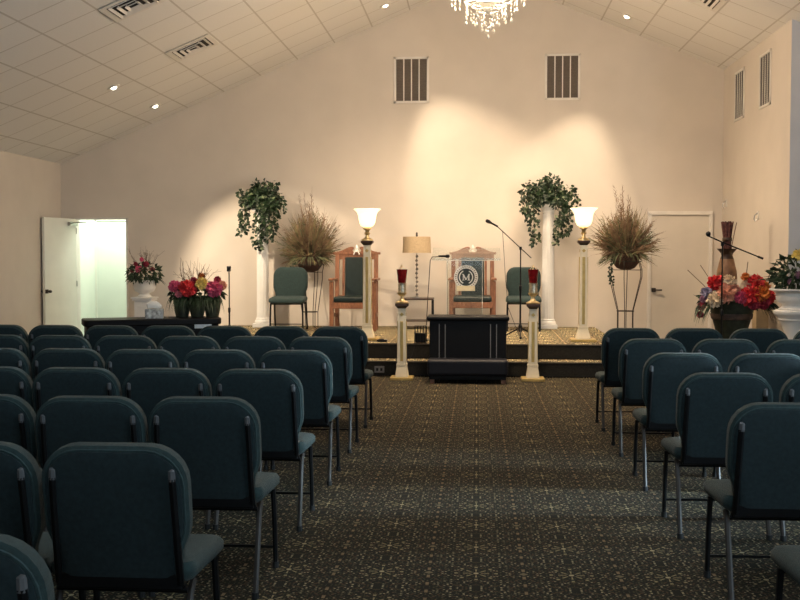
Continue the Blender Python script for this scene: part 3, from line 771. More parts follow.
m = MB(); m.lathe([(.006, .915), (.016, .925), (.016, .94), (.012, .955), (.016, .97), (.002, .985)], n=10); m.build('finial', dkwood, t, True)

# ------------------------------------------------------------------ microphone stands
def tripod(t, r=.24):
    for k in range(3):
        a = k * 2 * PI / 3 + .5
        m = MB(); m.tube([(0, 0, .14), (r * math.cos(a), r * math.sin(a), .012)], .009, 6); l = m.build('leg', blackm, t)
        m = MB(); m.lathe([(.013, 0), (.013, .03)], (r * math.cos(a), r * math.sin(a), 0), 8); m.build('rubber_foot', rubber, l)
    m = MB(); m.lathe([(.02, .08), (.026, .1), (.026, .16), (.016, .18)], n=10); m.build('leg_collar', blackm, t)
t = thing('boom_microphone_stand', 'black boom microphone stand on stage right of the lectern', 'microphone stand', (.575, 14.0, DK))
tripod(t)
m = MB(); m.tube([(0, 0, .08), (0, 0, .66)], .012, 8); m.tube([(0, 0, .64), (0, 0, 1.19)], .008, 8); m.build('pole', blackm, t, True)
m = MB(); m.lathe([(.016, .62), (.02, .64), (.02, .69), (.012, .70)], n=10); m.build('clutch', blackm, t, True)
m = MB(); m.lathe([(.018, -.02), (.018, .02)], (0, 0, 1.19), 10); m.build('swivel_knob', blackm, t, True)
m = MB(); m.tube([(.14, -.02, 1.06), (0, -.02, 1.19), (-.33, -.02, 1.497)], .007, 6); bm_ = m.build('boom', blackm, t, True)
m = MB(); m.lathe([(.012, 0), (.014, .10), (.02, .12), (.026, .145), (.022, .175), (.002, .185)], n=12)
cb_ = MB(); cb_.tube([(-.24, -.03, 1.42), (-.225, -.03, 1.2), (-.20, -.02, .8), (-.16, -.01, .4), (-.05, -.02, .12), (.0, -.06, .006), (.12, -.16, .006)], .0035, 5); cb_.build('cable', rubber, t, True)
m.build('microphone', blackm, bm_, True, xf=Matrix.Translation((-.30, -.02, 1.475)) @ Euler((0, math.radians(-62), 0)).to_matrix().to_4x4())
t = thing('straight_microphone_stand', 'straight black microphone stand on stage left of the ivy column', 'microphone stand', (-3.68, 15.4, DK))
m = MB(); m.lathe([(.13, 0), (.13, .02), (.03, .035), (.015, .06)], n=20); m.build('base', blackm, t, True)
m = MB(); m.tube([(0, 0, .04), (0, 0, .30)], .013, 8); m.tube([(0, 0, .28), (0, 0, .86)], .009, 8); m.build('pole', blackm, t, True)
m = MB(); m.lathe([(.016, .24), (.02, .26), (.02, .31), (.012, .32)], n=10); m.build('clutch', blackm, t, True)
m = MB(); m.box((0, -.01, .895), (.055, .06, .08)); m.build('microphone_clip', blackm, t, bevel=.01)

# ------------------------------------------------------------------ columns with ivy
def leaf_quad(mb, p, d, n, L, Wd, fold=.25):
    d = d.normalized(); sd = d.cross(n)
    if sd.length < 1e-3: sd = d.cross(Vector((1, .3, .2)))
    sd.normalize(); up = sd.cross(d)
    a = p; b_ = p + d * L * .45 + sd * Wd / 2 + up * L * fold * .3; c = p + d * L + up * -L * .12; e = p + d * L * .45 - sd * Wd / 2 + up * L * fold * .3
    mid = p + d * L * .5
    mb.add([a, b_, c, e, mid], [(0, 1, 4), (1, 2, 4), (2, 3, 4), (3, 0, 4)])
def rv(r=rnd): 
    while True:
        v = Vector((r.uniform(-1, 1), r.uniform(-1, 1), r.uniform(-1, 1)))
        if .05 < v.length < 1: return v.normalized()
def column(loc, h, label):
    t = thing('pedestal_column', label, 'column', loc, 0, 'white ivy columns at the back of the stage')
    m = MB(); m.box((0, 0, .03), (.27, .27, .06)); m.lathe([(.12, .06), (.125, .08), (.118, .10), (.104, .115), (.108, .13), (.096, .145)], n=28); m.build('base', white_plaster, t, True, bevel=.004)
    m = MB(); n = 48; lo = []
    for z, r in ((.14, .094), (h * .5, .090), (h - .14, .082)):
        lo.append([((r - .005 * (k % 2)) * math.cos(2 * PI * k / n), (r - .005 * (k % 2)) * math.sin(2 * PI * k / n), z) for k in range(n)])
    m.loft(lo); m.build('shaft', white_plaster, t)
    m = MB(); m.lathe([(.084, h - .14), (.093, h - .12), (.088, h - .10), (.115, h - .05), (.12, h - .04)], n=28); m.box((0, 0, h - .02), (.26, .26, .04)); m.build('capital', white_plaster, t, True, bevel=.004)
    return t
def ivy(loc, label, vines, dome_r, dome_h, nd, seed):
    r = random.Random(seed)
    t = thing('trailing_ivy', label, 'plant', loc, 0, 'ivy plants on the columns')
    m = MB(); m.lathe([(.06, 0), (.09, .09), (.095, .10), (.085, .10), (.07, .085), (.001, .085)], n=18); m.build('pot', potgreen, t, True)
    fm = MB(); pm = MB(); sm = MB()
    for i in range(nd):
        v = rv(r); v.z = abs(v.z) * 1.0 - .15
        q = Vector((v.x * dome_r, v.y * dome_r * .8, .08 + v.z * dome_h)) * r.uniform(.55, 1.0)
        leaf_quad(pm if r.random() < .12 else fm, q, (v + rv(r) * .9 + Vector((0, 0, -.5))), v + rv(r) * .5, r.uniform(.05, .085), r.uniform(.04, .07))
    for pts in vines:
        P = [Vector(p) for p in pts]; sm.tube(P, .004, 4)
        L_ = sum((P[i + 1] - P[i]).length for i in range(len(P) - 1)); n = int(L_ / .0062)
        for i in range(n):
            s = i / n * (len(P) - 1); k = int(s); q = P[k].lerp(P[k + 1], s - k)
            th = 1 - .35 * i / n
            v = rv(r); q = q + Vector((v.x * .075, v.y * .06, v.z * .06)) * th
            leaf_quad(pm if r.random() < .14 else fm, q, v + Vector((0, -.2, -.8)), Vector((0, -1, 0)) + rv(r) * .8, r.uniform(.045, .08), r.uniform(.038, .066))
    fo = fm.build('foliage', leaf, t, normals=False); part_label(pm.build('pale_leaves', leafpale, t, normals=False), 'paler variegated leaves')
    sm.build('vine_stems', stemm, t)
    return t
column((-3.266, 15.85, DK), 1.80, 'white fluted column on stage under the ivy beside the left chair')
ivy((-3.266, 15.85, DK + 1.80), 'trailing green ivy on the left white column, hanging low on its left', [
    [(-.05, -.1, .10), (-.16, -.14, .16), (-.24, -.14, .10), (-.25, -.14, -.10), (-.22, -.14, -.30)], [(-.05, -.1, .10), (-.15, -.12, .22), (-.28, -.12, .24), (-.30, -.12, .16)],
    [(.05, -.12, .1), (.06, -.2, 0), (.05, -.2, -.2), (.02, -.2, -.40)], [(.08, -.1, .1), (.16, -.15, .05), (.20, -.15, -.1), (.18, -.15, -.30), (.12, -.15, -.48)],
    [(0, -.12, .1), (.14, -.2, .0), (.16, -.2, -.2), (.12, -.2, -.36)], [(.0, -.1, .1), (.16, -.12, .3), (.24, -.1, .40)], [(.1, -.1, .1), (.25, -.12, .2), (.30, -.12, .06), (.31, -.12, -.10)],
    [(-.05, -.1, .10), (-.2, -.12, .1), (-.25, -.12, -.1), (-.26, -.12, -.28), (-.30, -.12, -.36)], [(.05, -.12, .1), (.0, -.2, -.15), (-.04, -.2, -.42), (-.02, -.2, -.6)]], .27, .42, 760, 3)
column((1.060, 15.85, DK), 1.86, 'white fluted column on stage under the ivy right of the boom microphone')
ivy((1.060, 15.85, DK + 1.86), 'trailing green ivy on the right white column, parted over its capital', [
    [(-.05, -.1, .12), (-.18, -.14, .22), (-.30, -.14, .14), (-.36, -.14, -.03), (-.35, -.14, -.12)], [(-.05, -.12, .12), (-.18, -.16, .14), (-.24, -.16, -.10), (-.21, -.16, -.40), (-.20, -.16, -.60)],
    [(.05, -.12, .1), (.12, -.2, .05), (.15, -.2, -.2), (.13, -.2, -.42), (.10, -.2, -.58)], [(.08, -.1, .1), (.22, -.15, .1), (.27, -.15, -.1), (.26, -.15, -.35), (.22, -.15, -.46)],
    [(.1, -.1, .1), (.28, -.12, .25), (.37, -.12, .12), (.40, -.12, .0)], [(-.05, -.1, .10), (-.22, -.12, .3), (-.34, -.12, .22), (-.38, -.12, .10)], [(-.05, -.12, .12), (-.22, -.16, .1), (-.28, -.16, -.15), (-.27, -.16, -.28)],
    [(.1, -.12, .12), (.2, -.18, .05), (.22, -.18, -.15), (.2, -.18, -.3)]], .28, .40, 520, 5)

# ------------------------------------------------------------------ dried grass arrangements on wire stands
def grass_stand(loc, h, hr, bul, label):
    t = thing('wire_plant_stand', label, 'plant stand', loc, 0, 'tall wire plant stands')
    R0 = .215
    m = MB(); m.tube([(R0 * math.cos(2 * PI * k / 24), R0 * math.sin(2 * PI * k / 24), h + .10) for k in range(24)], .006, 6, True); m.build('top_ring', wire, t, True)
    m = MB(); m.tube([(.12 * math.cos(2 * PI * k / 20), .12 * math.sin(2 * PI * k / 20), hr) for k in range(20)], .006, 6, True); m.build('lower_ring', wire, t, True)
    for k in range(6):
        a = 2 * PI * k / 6 + .3; c_, s_ = math.cos(a), math.sin(a)
        m = MB(); m.tube([(r * c_, r * s_, z) for r, z in ((R0, h + .10), (bul, h - .02), (bul, h - .12), (.5 * bul + .06, (h + hr) / 2 - .06), (.12, hr), (.12, .0))], .006, 6); m.build('leg', wire, t, True)
    m = MB()
    for k in range(3):
        a = PI * k / 3 + .3; m.tube([(bul * math.cos(a), bul * math.sin(a), h - .02), (-bul * math.cos(a), -bul * math.sin(a), h - .02)], .004, 4)
    m.build('cross_wires', wire, t)
    return t
def blade(mb, p, d, L, wd, bend, r, n=4):
    d = d.normalized(); sd = d.cross(Vector((r.uniform(-1, 1), r.uniform(-1, 1), .3))); 
    if sd.length < 1e-3: sd = Vector((1, 0, 0))
    sd.normalize(); vs = []; q = p.copy()
    for i in range(n + 1):
        w_ = wd * (1 - (i / n) ** 1.6) * .5 + .0006
        vs += [q - sd * w_, q + sd * w_]
        d = (d + bend * (1 / n)).normalized(); q = q + d * (L / n)
    mb.add(vs, [(2 * i, 2 * i + 1, 2 * i + 3, 2 * i + 2) for i in range(n)])
    return vs
def plume_on(mb, p, d, L, r, w_=.05):
    d = d.normalized()
    for i in range(18):
        q = p + d * L * (i / 18); v = (d * 1.5 + rv(r)).normalized()
        blade(mb, q, v, w_ * (1.5 - i / 18), .008, Vector((0, 0, -.3)), r, 2)
def grass_pot(loc, label, seed, R=.48, H_=.78, lean=0.):
    r = random.Random(seed)
    t = thing('dried_grass_arrangement', label, 'plant arrangement', loc, 0, 'dried grass arrangements on the wire stands')
    m = MB(); m.lathe([(.07, .0), (.13, .025), (.18, .09), (.195, .16), (.19, .22), (.20, .24), (.18, .24), (.17, .20), (.001, .18)], n=24); m.build('basket', wicker, t, True)
    g1, g2, g3, pl = MB(), MB(), MB(), MB()
    o = Vector((0, 0, .20))
    for i in range(620):
        a = r.uniform(0, 2 * PI); el = abs(r.gauss(.0, .62)); el = min(el, 1.9)
        d = Vector((math.cos(a) * math.sin(el), .7 * math.sin(a) * math.sin(el), math.cos(el)))
        L_ = r.uniform(.45, 1.0) * (H_ * (math.cos(el) ** 2 if el < 1.57 else 0) + R * math.sin(el) ** 2) * .95
        p = o + Vector((math.cos(a), math.sin(a), 0)) * r.uniform(0, .15)
        k = r.random()
        blade(g1 if k < .40 else g2 if k < .75 else g3, p, d, L_ * 1.05, r.uniform(.008, .020), Vector((d.x * .5 + r.gauss(0, .15), d.y * .5, -.75 * math.sin(el) - .05)), r)
        if i % 2 == 0: plume_on(pl if k < .62 else g2 if k < .85 else g3, p + d * L_ * .45, d + Vector((0, 0, -.25 * math.sin(el))), L_ * .5, r, .075)
    for i in range(9):
        a = r.uniform(0, 2 * PI); d = Vector((math.cos(a) * .16 + lean, .12 * math.sin(a), 1)); L_ = H_ * r.uniform(1.0, 1.38)
        blade(g1, o, d, L_, .014, Vector((d.x * .2, 0, 0)), r); plume_on(pl, o + d.normalized() * L_ * .62, d, L_ * .36, r, .055)
    for i in range(110):
        a = r.uniform(0, 2 * PI); p = Vector((.16 * math.cos(a), .16 * math.sin(a), .23))
        blade(g3, p, Vector((math.cos(a), math.sin(a), .3)), r.uniform(.2, .36), .016, Vector((0, 0, -1.6)), r)
    part_label(g1.build('brown_stalks', plume, t, normals=False), 'brown dried stalks'); g2.build('tan_grass', grassm, t, normals=False)
    part_label(g3.build('olive_grass', grassg, t, normals=False), 'olive green grass'); part_label(pl.build('feather_plumes', plume, t, normals=False), 'reddish brown feathery plumes')
    lv = MB()
    for k in range(40):
        s = k / 40; q = Vector((-.18 - .06 * math.sin(s * 3), -.14, .20 - .40 * s)) + rv(r) * .03
        leaf_quad(lv, q, rv(r) + Vector((0, 0, -.7)), Vector((0, -1, 0)), .045, .035)
    lv.build('trailing_sprig', leaf, t, normals=False)
    return t
grass_stand((-2.52, 15.74, DK), .86, .24, .19, 'tall dark wire plant stand on stage behind the left teal chair')
grass_pot((-2.52, 15.74, DK + .846), 'brown dried grass arrangement in a basket left of the wooden throne', 11, .40, .80)
grass_stand((2.09, 15.0, 0), 1.29, .69, .25, 'tall dark wire plant stand on the floor beside the closed door')
grass_pot((2.09, 15.0, 1.276), 'brown dried grass arrangement in a basket before the closed door', 12, .42, .74, -.03)

# ------------------------------------------------------------------ flowers
def blossom(t, p, rad, col, r, name='blossom', lab=None):
    m = MB(); P = Vector(p); N_ = 76
    for k in range(N_):
        zz = 1 - 2 * (k + .5) / N_; rr = math.sqrt(1 - zz * zz); a = k * 2.39996
        d = (Vector((rr * math.cos(a), rr * math.sin(a), zz)) + rv(r) * .15).normalized()
        tn = d.cross(rv(r)); tn = tn.normalized() if tn.length > .01 else Vector((1, 0, 0)); up = d.cross(tn)
        L_ = rad * r.uniform(.9, 1.1); w_ = rad * .24
        b0 = P + d * rad * .45; c = P + d * L_ * .85 + up * rad * .08; e = P + d * L_ + up * rad * .28
        m.add([b0 - tn * w_ * .5, b0 + tn * w_ * .5, c + tn * w_, e, c - tn * w_], [(0, 1, 2, 3, 4)])
    m.lathe([(.001, -rad * .5), (rad * .36, -rad * .36), (rad * .52, 0), (rad * .36, rad * .36), (.001, rad * .5)], p, 10)
    o = m.build(name, FM[col], t, normals=False); part_label(o, lab or '%s flower head' % col)
    return o
def foliage_ball(mb, c, R3, n, r, s=(.07, .12), droop=.3):
    for i in range(n):
        v = rv(r); q = Vector((c[0] + v.x * R3[0], c[1] + v.y * R3[1], c[2] + v.z * R3[2])) if r.random() < .6 else Vector((c[0] + v.x * R3[0] * .7, c[1] + v.y * R3[1] * .7, c[2] + v.z * R3[2] * .7))
        leaf_quad(mb, q, v + rv(r) * .6 + Vector((0, 0, -droop)), v + rv(r) * .6, r.uniform(*s), r.uniform(*s) * .42)
def twigs(mb, o, n, L, r, spread=.5, bushy=True):
    for i in range(n):
        d = Vector((r.gauss(0, spread), r.gauss(0, spread * .6), 1)).normalized(); l = L * r.uniform(.6, 1.)
        p = Vector(o); q = p + d * l * .6 + rv(r) * .02; e = q + (d + rv(r) * .25) * l * .4
        mb.tube([p, q, e], [.004, .003, .0015], 4)
        if bushy:
            for k in range(3):
                b0 = q.lerp(e, r.random()); mb.tube([b0, b0 + (d + rv(r) * .8) * .08], .0015, 3)

# left floor urn by the doorway
t = thing('floor_pedestal', 'white pedestal standing right of the open doorway', 'pedestal', (-5.03, 15.6, 0))
m = MB(); m.box((0, 0, .04), (.34, .34, .08)); m.box((0, 0, .10), (.30, .30, .04)); m.build('base', white_plaster, t, bevel=.008)
m = MB(); m.box((0, 0, .45), (.25, .25, .68)); m.build('shaft', white_plaster, t, bevel=.006)
m = MB()
for k in range(4):
    a = k * PI / 2; m.box((.126 * math.sin(a), -.126 * math.cos(a), .45), (.15, .008, .52), (0, 0, a))
m.build('raised_panel', white_plaster, t, bevel=.003)
m = MB(); m.box((0, 0, .805), (.30, .30, .03)); m.box((0, 0, .832), (.335, .335, .024)); m.build('cap', white_plaster, t, bevel=.006)
t = thing('flower_urn', 'white urn of dark greens and pink flowers on the pedestal by the doorway', 'flower arrangement', (-5.03, 15.6, .844))
r = random.Random(21)
m = MB(); m.lathe([(.10, 0), (.10, .02), (.07, .04), (.075, .055), (.14, .085), (.165, .14), (.163, .22), (.175, .245), (.175, .258), (.15, .25), (.13, .2), (.001, .19)], n=26); m.build('urn', white_plaster, t, True)
m = MB(); foliage_ball(m, (0, -.02, .36), (.22, .18, .14), 330, r, (.06, .12), .5)
for i in range(26):
    a = r.uniform(0, 2 * PI); blade(m, Vector((.1 * math.cos(a), .1 * math.sin(a), .3)), Vector((math.cos(a), .7 * math.sin(a), .25)), r.uniform(.18, .3), .022, Vector((0, 0, -1.3)), r)
m.build('foliage', leaf2, t, normals=False)
m = MB(); twigs(m, (0, 0, .35), 16, .36, r, .42); m.build('twigs', twig, t)
for p, s, c in (((-.02, -.20, .42), .06, 'rose'), ((.08, -.17, .50), .045, 'crimson'), ((-.09, -.13, .50), .035, 'crimson'), ((.0, -.12, .57), .035, 'rose'), ((.16, -.12, .42), .035, 'crimson'), ((-.16, -.1, .40), .03, 'crimson')): blossom(t, p, s, c, r)

# console with tissue box, flower planter
ca = math.atan2(.62, 1.36)
CO = thing('low_cabinet', 'low black cabinet behind the front row carrying flowers and a tissue box', 'cabinet', (-3.84, 12.17, 0), ca)
def rrect(w_, d_, r_, n=5):
    pts = []
    for cx, cy, a0 in ((w_ / 2 - r_, d_ / 2 - r_, 0), (-w_ / 2 + r_, d_ / 2 - r_, PI / 2), (-w_ / 2 + r_, -d_ / 2 + r_, PI), (w_ / 2 - r_, -d_ / 2 + r_, 1.5 * PI)):
        for i in range(n + 1): a = a0 + PI / 2 * i / n; pts.append((cx + r_ * math.cos(a), cy + r_ * math.sin(a)))
    return pts
m = MB(); m.loft([[(x, y, z) for x, y in rrect(1.52, .46, .06)] for z in (.06, .66)]); m.build('body', blackp, CO, True, bevel=.004)
m = MB(); m.loft([[(x, y, z) for x, y in rrect(1.58, .52, .08)] for z in (.66, .735)]); m.build('top', blackp, CO, True, bevel=.012)
m = MB(); m.box((0, 0, .03), (1.4, .38, .06)); m.build('plinth', blackp, CO)
for x in (-.5, 0, .5):
    m = MB(); m.box((x, -.232, .34), (.47, .012, .50)); dd = m.build('door', blackp, CO, bevel=.003)
    m = MB(); m.lathe([(.012, -.012), (.016, .0), (.012, .012)], (x + .19, -.25, .4), 10); m.build('knob', chrome, dd, True)
Rm = Matrix.Translation((-3.84, 12.17, 0)) @ Matrix.Rotation(ca, 4, 'Z')
def onc(x, y, z=.735): return tuple(Rm @ Vector((x, y, z)))
t = thing('tissue_box', 'grey patterned tissue box with a white tissue on the black cabinet', 'tissue box', onc(.02, -.08), ca - .2)
m = MB(); m.box((0, 0, .055), (.21, .12, .11)); m.build('carton', tissuebox, t, bevel=.003)
m = MB()
lo = []
for z, a_, b_ in ((.118, .08, .012), (.15, .09, .03), (.18, .075, .025), (.20, .04, .015)):
    lo.append([(a_ * math.cos(k * PI / 6) + (.015 if z > .16 else 0) * -1, b_ * math.sin(k * PI / 6) + .008 * math.cos(k * 2.1), z + .008 * math.sin(k * 1.7)) for k in range(12)])
m.loft(lo); m.build('tissue', whitec, t, True)
t = thing('flower_planter', 'dark planter of red, yellow and rose flowers on the black cabinet', 'flower arrangement', onc(.54, .02), ca * .3)
r = random.Random(31)
m = MB()
for x in (-.18, 0, .18): m.lathe([(.075, 0), (.095, .10), (.11, .23), (.10, .23), (.001, .21)], (x, 0, 0), 16)
m.build('planter', potgreen, t, True)
m = MB(); foliage_ball(m, (0, -.01, .28), (.29, .15, .10), 330, r, (.06, .12), .8)
for i in range(190):
    x = r.uniform(-.29, .29); blade(m, Vector((x, -.10 + r.uniform(-.03, .03), .26)), Vector((r.uniform(-.2, .2), -.4, .1)), r.uniform(.16, .34), .016, Vector((0, 0, -2.0)), r)
m.build('foliage', leaf2, t, normals=False)
m = MB(); twigs(m, (.0, 0, .3), 22, .36, r, .6); twigs(m, (-.14, 0, .3), 3, .56, r, .10, False); m.build('twigs', twig, t)
for p, s, c in (((-.25, -.12, .37), .080, 'rose'), ((-.09, -.18, .35), .110, 'red'), ((.075, -.14, .40), .082, 'yellow'), ((.22, -.15, .34), .105, 'rose'), ((.31, -.09, .38), .06, 'peach'), ((.05, .0, .49), .045, 'orange'), ((-.02, -.12, .44), .045, 'crimson'), ((.25, -.05, .45), .045, 'crimson'), ((-.19, -.17, .28), .05, 'pink')): blossom(t, p, s, c, r)
m = MB(); m.box((.56, -.264, .640), (.20, .012, .045)); part_label(m.build('name_plate', bluec, CO), 'pale blue plate on the front edge')
# right floor arrangement: urn of flowers, vase with reeds, boom stand
t = thing('flower_pot', 'large dark pot of red, orange and cream flowers on the floor at right', 'flower arrangement', (3.075, 12.95, 0))
r = random.Random(41)
m = MB(); m.lathe([(.17, 0), (.175, .04), (.10, .07), (.085, .16), (.10, .28), (.14, .42), (.185, .56), (.235, .74), (.26, .88), (.275, .91), (.265, .92), (.245, .91), (.23, .84), (.001, .82)], n=30); m.build('pot', potgreen, t, True)
m = MB(); m.lathe([(.222, .70), (.24, .71), (.25, .76), (.246, .775)], n=30); m.build('rim_band', potbrown, t, True)
m = MB(); foliage_ball(m, (0, .04, .95), (.36, .24, .11), 300, r, (.06, .11), .5)
for i in range(90):
    s = r.choice((-1, 1, 1)); x = s * r.uniform(.18, .40); blade(m, Vector((x, -.16 + r.uniform(-.06, .06), .92)), Vector((s * .4, -.3, .1)), r.uniform(.16, .42), .02, Vector((0, 0, -2.2)), r)
m.build('foliage', leaf2, t, normals=False)
for p, s, c in (((-.25, -.12, 1.10), .075, 'red'), ((-.08, -.12, 1.11), .065, 'cream'), ((-.13, -.20, .97), .090, 'peach'), ((-.27, -.20, .90), .075, 'cream'), ((-.36, -.14, .98), .055, 'lilac'), ((.16, -.20, .94), .095, 'red'), ((.04, -.22, .93), .06, 'rose'),
                ((.28, -.19, .96), .085, 'orange'), ((.24, -.12, 1.09), .085, 'red'), ((.13, -.12, 1.06), .055, 'cream'), ((.38, -.15, .93), .075, 'red'), ((.32, -.22, .86), .06, 'crimson'), ((.36, -.08, 1.04), .06, 'orange'), ((-.42, -.14, .82), .04, 'crimson'),
                ((-.44, -.14, .72), .035, 'crimson'), ((-.40, -.14, .90), .04, 'mauve'), ((.12, -.12, 1.17), .04, 'orange'), ((-.01, -.14, 1.02), .05, 'peach'), ((.2, -.24, .85), .055, 'crimson')): blossom(t, (p[0] * .95, p[1] - .06, p[2] + .05), s * 1.36, c, r)
m = MB()
for x0, z0, x1, z1 in ((-.18, 1.0, -.40, 1.36), (-.2, .95, -.55, 1.30), (.28, 1.0, .50, 1.42), (-.2, .96, -.36, 1.02), (.1, 1.05, .16, 1.40), (-.28, 1.1, -.27, 1.22)): m.tube([(x0, -.1, z0), ((x0 + x1) / 2 + .01, -.1, (z0 + z1) / 2), (x1, -.1, z1)], .004, 4)
m.build('twigs', twig, t)
t = thing('floor_vase', 'tall ochre vase with flared dark neck behind the big flower pot', 'vase', (3.15, 13.55, 0))
m = MB(); m.lathe([(.11, 0), (.12, .03), (.075, .12), (.065, .35), (.075, .7), (.095, .95), (.118, 1.08), (.128, 1.18), (.120, 1.28), (.10, 1.36), (.088, 1.42), (.085, 1.43)], n=28); m.build('body', vasem, t, True)
m = MB(); m.lathe([(.085, 1.43), (.07, 1.47), (.075, 1.50), (.105, 1.535), (.125, 1.56), (.115, 1.56), (.065, 1.50), (.001, 1.47)], n=28); part_label(m.build('neck', darkcap, t, True), 'dark flared neck')
t2 = thing('reed_bundle', 'bundle of dark red reeds standing upright in the tall vase', 'reeds', (3.15, 13.55, 1.49))
m = MB(); r = random.Random(51)
for i in range(42):
    a = r.uniform(0, 2 * PI); q = r.uniform(0, .045); m.tube([(q * math.cos(a), q * math.sin(a), .0), (q * 1.0 * math.cos(a), q * math.sin(a), .2), (q * 1.7 * math.cos(a), q * 1.7 * math.sin(a), r.uniform(.385, .415))], .009, 5)
m.tube([(.04, 0, .0), (.09, 0, .28), (.115, 0, .40)], .005, 4); m.build('reeds', reedm, t2)
m = MB(); m.lathe([(.056, .165), (.06, .17), (.06, .205), (.056, .21)], n=18); m.build('tie_band', darkcap, t2, True)
t = thing('boom_stand_right', 'x', 'microphone stand', (2.865, 12.55, 0)); t.name = 'boom_microphone_stand'
t['label'] = 'black boom stand reaching across the tall vase and flower pot'
tripod(t, .26)
m = MB(); m.tube([(0, 0, .08), (0, 0, .80)], .012, 8); m.tube([(0, 0, .78), (0, 0, 1.61)], .009, 8); m.build('pole', blackm, t, True)
m = MB(); m.lathe([(.016, .76), (.02, .78), (.02, .83), (.012, .84)], n=10); m.build('clutch', blackm, t, True)
m = MB(); m.lathe([(.02, -.025), (.02, .025)], (0, 0, 1.61), 10); m.build('swivel_knob', blackm, t, True)
m = MB(); m.tube([(-.165, -.025, 1.70), (0, -.025, 1.625), (.44, -.025, 1.445)], .0085, 6)
bm_ = m.build('boom', blackm, t, True)
m = MB(); m.lathe([(.001, -.034), (.024, -.02), (.03, 0), (.024, .02), (.001, .034)], (-.17, -.025, 1.725), 12); m.build('counterweight', blackm, bm_, True)
m = MB(); m.tube([(.40, -.025, 1.461), (.46, -.025, 1.437)], .013, 8); m.build('boom_tip', rubber, bm_, True)

t = thing('tan_pedestal', 'short tan square pedestal against the right wall between pot and white urn', 'pedestal', (3.52, 13.35, 0))
m = MB(); m.box((0, 0, .49), (.15, .20, .98)); m.build('shaft', tanp, t, bevel=.004)
m = MB(); m.box((0, 0, .99), (.19, .24, .03)); m.build('cap', tanp, t, bevel=.004)
m = MB(); m.box((0, 0, .03), (.19, .24, .06)); m.build('base', tanp, t, bevel=.004)

# right white urn on its pedestal
t = thing('tapered_pedestal', 'white tapered pedestal at the right edge carrying a white urn', 'pedestal', (3.63, 12.25, 0))
m = MB(); m.lathe([(.20, 0), (.20, .05), (.16, .08), (.10, .14), (.095, .40), (.12, .58), (.165, .70), (.19, .745), (.20, .77), (.235, .80), (.25, .82), (.25, .845), (.23, .855), (.001, .855)], n=30); m.build('shaft', white_plaster, t, True)
m = MB(); m.lathe([(.185, .735), (.20, .74), (.20, .75), (.19, .755)], n=30); m.build('moulding_ring', white_plaster, t, True)
t = thing('white_urn', 'large white urn of greens and yellow flowers at the right edge', 'flower arrangement', (3.63, 12.25, .855))
r = random.Random(61)
m = MB(); m.lathe([(.19, 0), (.20, .012), (.165, .03), (.15, .05), (.155, .065), (.205, .09), (.225, .125), (.222, .165), (.225, .195), (.26, .215), (.295, .225), (.295, .243), (.27, .243), (.21, .20), (.001, .18)], n=34); m.build('urn', white_plaster, t, True)
m = MB(); foliage_ball(m, (.03, 0, .42), (.27, .22, .18), 330, r, (.07, .13), .2)
for i in range(36):
    a = r.uniform(0, 2 * PI); blade(m, Vector((.1 * math.cos(a), .1 * math.sin(a), .3)), Vector((math.cos(a), .7 * math.sin(a), .7)), r.uniform(.25, .44), .03, Vector((math.cos(a) * .3, 0, -.9)), r)
m.build('foliage', leaf2, t, normals=False)
for p, s, c in (((-.02, -.10, .62), .07, 'yellow'), ((.06, -.08, .68), .06, 'yellow'), ((-.04, -.20, .40), .045, 'mauve'), ((.08, -.21, .46), .045, 'peach'), ((-.12, -.17, .33), .035, 'mauve'), ((.2, -.15, .5), .05, 'cream'), ((.16, -.2, .36), .04, 'mauve')): blossom(t, p, s, c, r)
for a, l in ((2.6, .4), (2.9, .34)):
    pass

# ------------------------------------------------------------------ lights
WARM = (1, .75, .50)
spot('spot_left', (-4.736, 15.23, 3.60), (-4.55, 15.6, 0), 40, 60, .8, WARM)
spot('spot_center', (-1.34, 15.28, 5.02), (0.03, 15.693, 2.383), 300, 57.3, 0.55, (1, .80, .57))
spot('spot_right', (2.135, 15.39, 4.83), (1.158, 15.619, 2.003), 270, 58.3, 0.55, (1, .80, .57))
spot('spot_far_left', (-4.747, 13.49, 3.55), (-3.51, 15.27, 1.48), 700, 54, .5, (1, .80, .57))
def point(name, loc, e, col, r): 
    l = bpy.data.lights.new(name, 'POINT'); l.energy = e; l.color = col; l.shadow_soft_size = r
    o = bpy.data.objects.new(name, l); COL.objects.link(o); o.location = loc; return o
for i, p in enumerate(TL): point('torch_glow', p, 48, (1, .76, .50), .06)
point('chandelier_glow', (.10, 10.5, 4.20), 350, (1, .78, .58), .25)
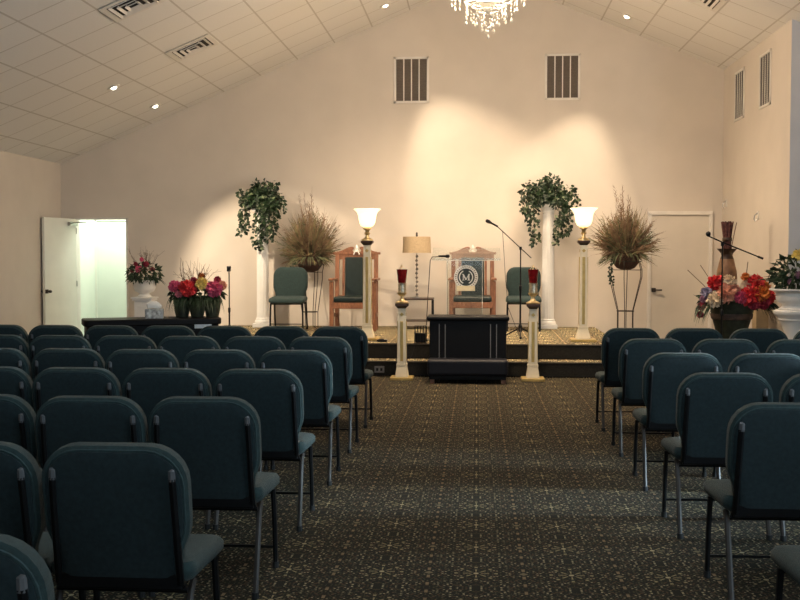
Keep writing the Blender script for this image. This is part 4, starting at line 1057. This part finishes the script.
def area(name, loc, aim, sx, sy, e, col):
    l = bpy.data.lights.new(name, 'AREA'); l.shape = 'RECTANGLE'; l.size = sx; l.size_y = sy; l.energy = e; l.color = col
    o = bpy.data.objects.new(name, l); COL.objects.link(o); o.location = loc
    o.rotation_euler = (Vector(aim) - Vector(loc)).to_track_quat('-Z', 'Y').to_euler(); return o
area('hall_tube', (-5.7, 16.85, 2.44), (-5.7, 16.85, 0), 1.2, .5, 26, (.94, 1, .86))
for (y0, y1), e_, sp_, am in zip(wins, (170, 55), (130, 30), ((-6.5, 11.5, 3.2), (0, 6.55, 0))):
    o = area('daylight', (WR2 + .15, (y0 + y1) / 2, 1.7), am, y1 - y0, 1.2, e_, (.66, .84, 1)); o.data.spread = math.radians(sp_)  # first lamp turned upward, added cool fill for the left ceiling
o = area('stage_fill', (-.6, 13.7, 4.95), (-.6, 14.4, 0), 4.5, .5, 165, WARM); o.data.spread = math.radians(110)  # added warm fill for deck and lower wall, no fixture built
o = area('aisle_fill', (.3, 11.3, 5.3), (.3, 11.6, 0), 1.2, .4, 50, WARM); o.data.spread = math.radians(80)  # added unseen lamp, warms the carpet in front of the stage
area('room_fill', (.17, 4.0, 5.6), (.17, 4.6, 0), .6, 5.0, 125, (.72, .88, 1))  # added cool overhead fill for the seats, no fixture built
area('front_fill', (.6, YF + .1, 1.9), (.6, 4, 1.5), 3.6, 1.6, 105, (.66, .85, 1))  # added cool fill from behind the camera to lift the chair backs
wd = bpy.data.worlds.new('World'); scn.world = wd; wd.use_nodes = True
sky = wd.node_tree.nodes.new('ShaderNodeTexSky'); sky.sun_disc = False
wd.node_tree.links.new(sky.outputs[0], wd.node_tree.nodes['Background'].inputs[0]); wd.node_tree.nodes['Background'].inputs[1].default_value = .15

# ------------------------------------------------------------------ camera
cam = bpy.data.cameras.new('camera'); co = bpy.data.objects.new('camera', cam); COL.objects.link(co)
co.location = (0, 0, 1.48)
f_px = 1050.
cam.sensor_width = 36; cam.lens = 36 * f_px / 800; cam.clip_end = 100
co.rotation_euler = (PI / 2 - math.atan(45 / f_px), 0, math.atan(77 / f_px))
scn.camera = co
scn.view_settings.view_transform = 'Standard'
scn.view_settings.exposure = 0.; scn.view_settings.gamma = 1.
scn.cycles.use_denoising = True
scn.cycles.max_bounces = 8
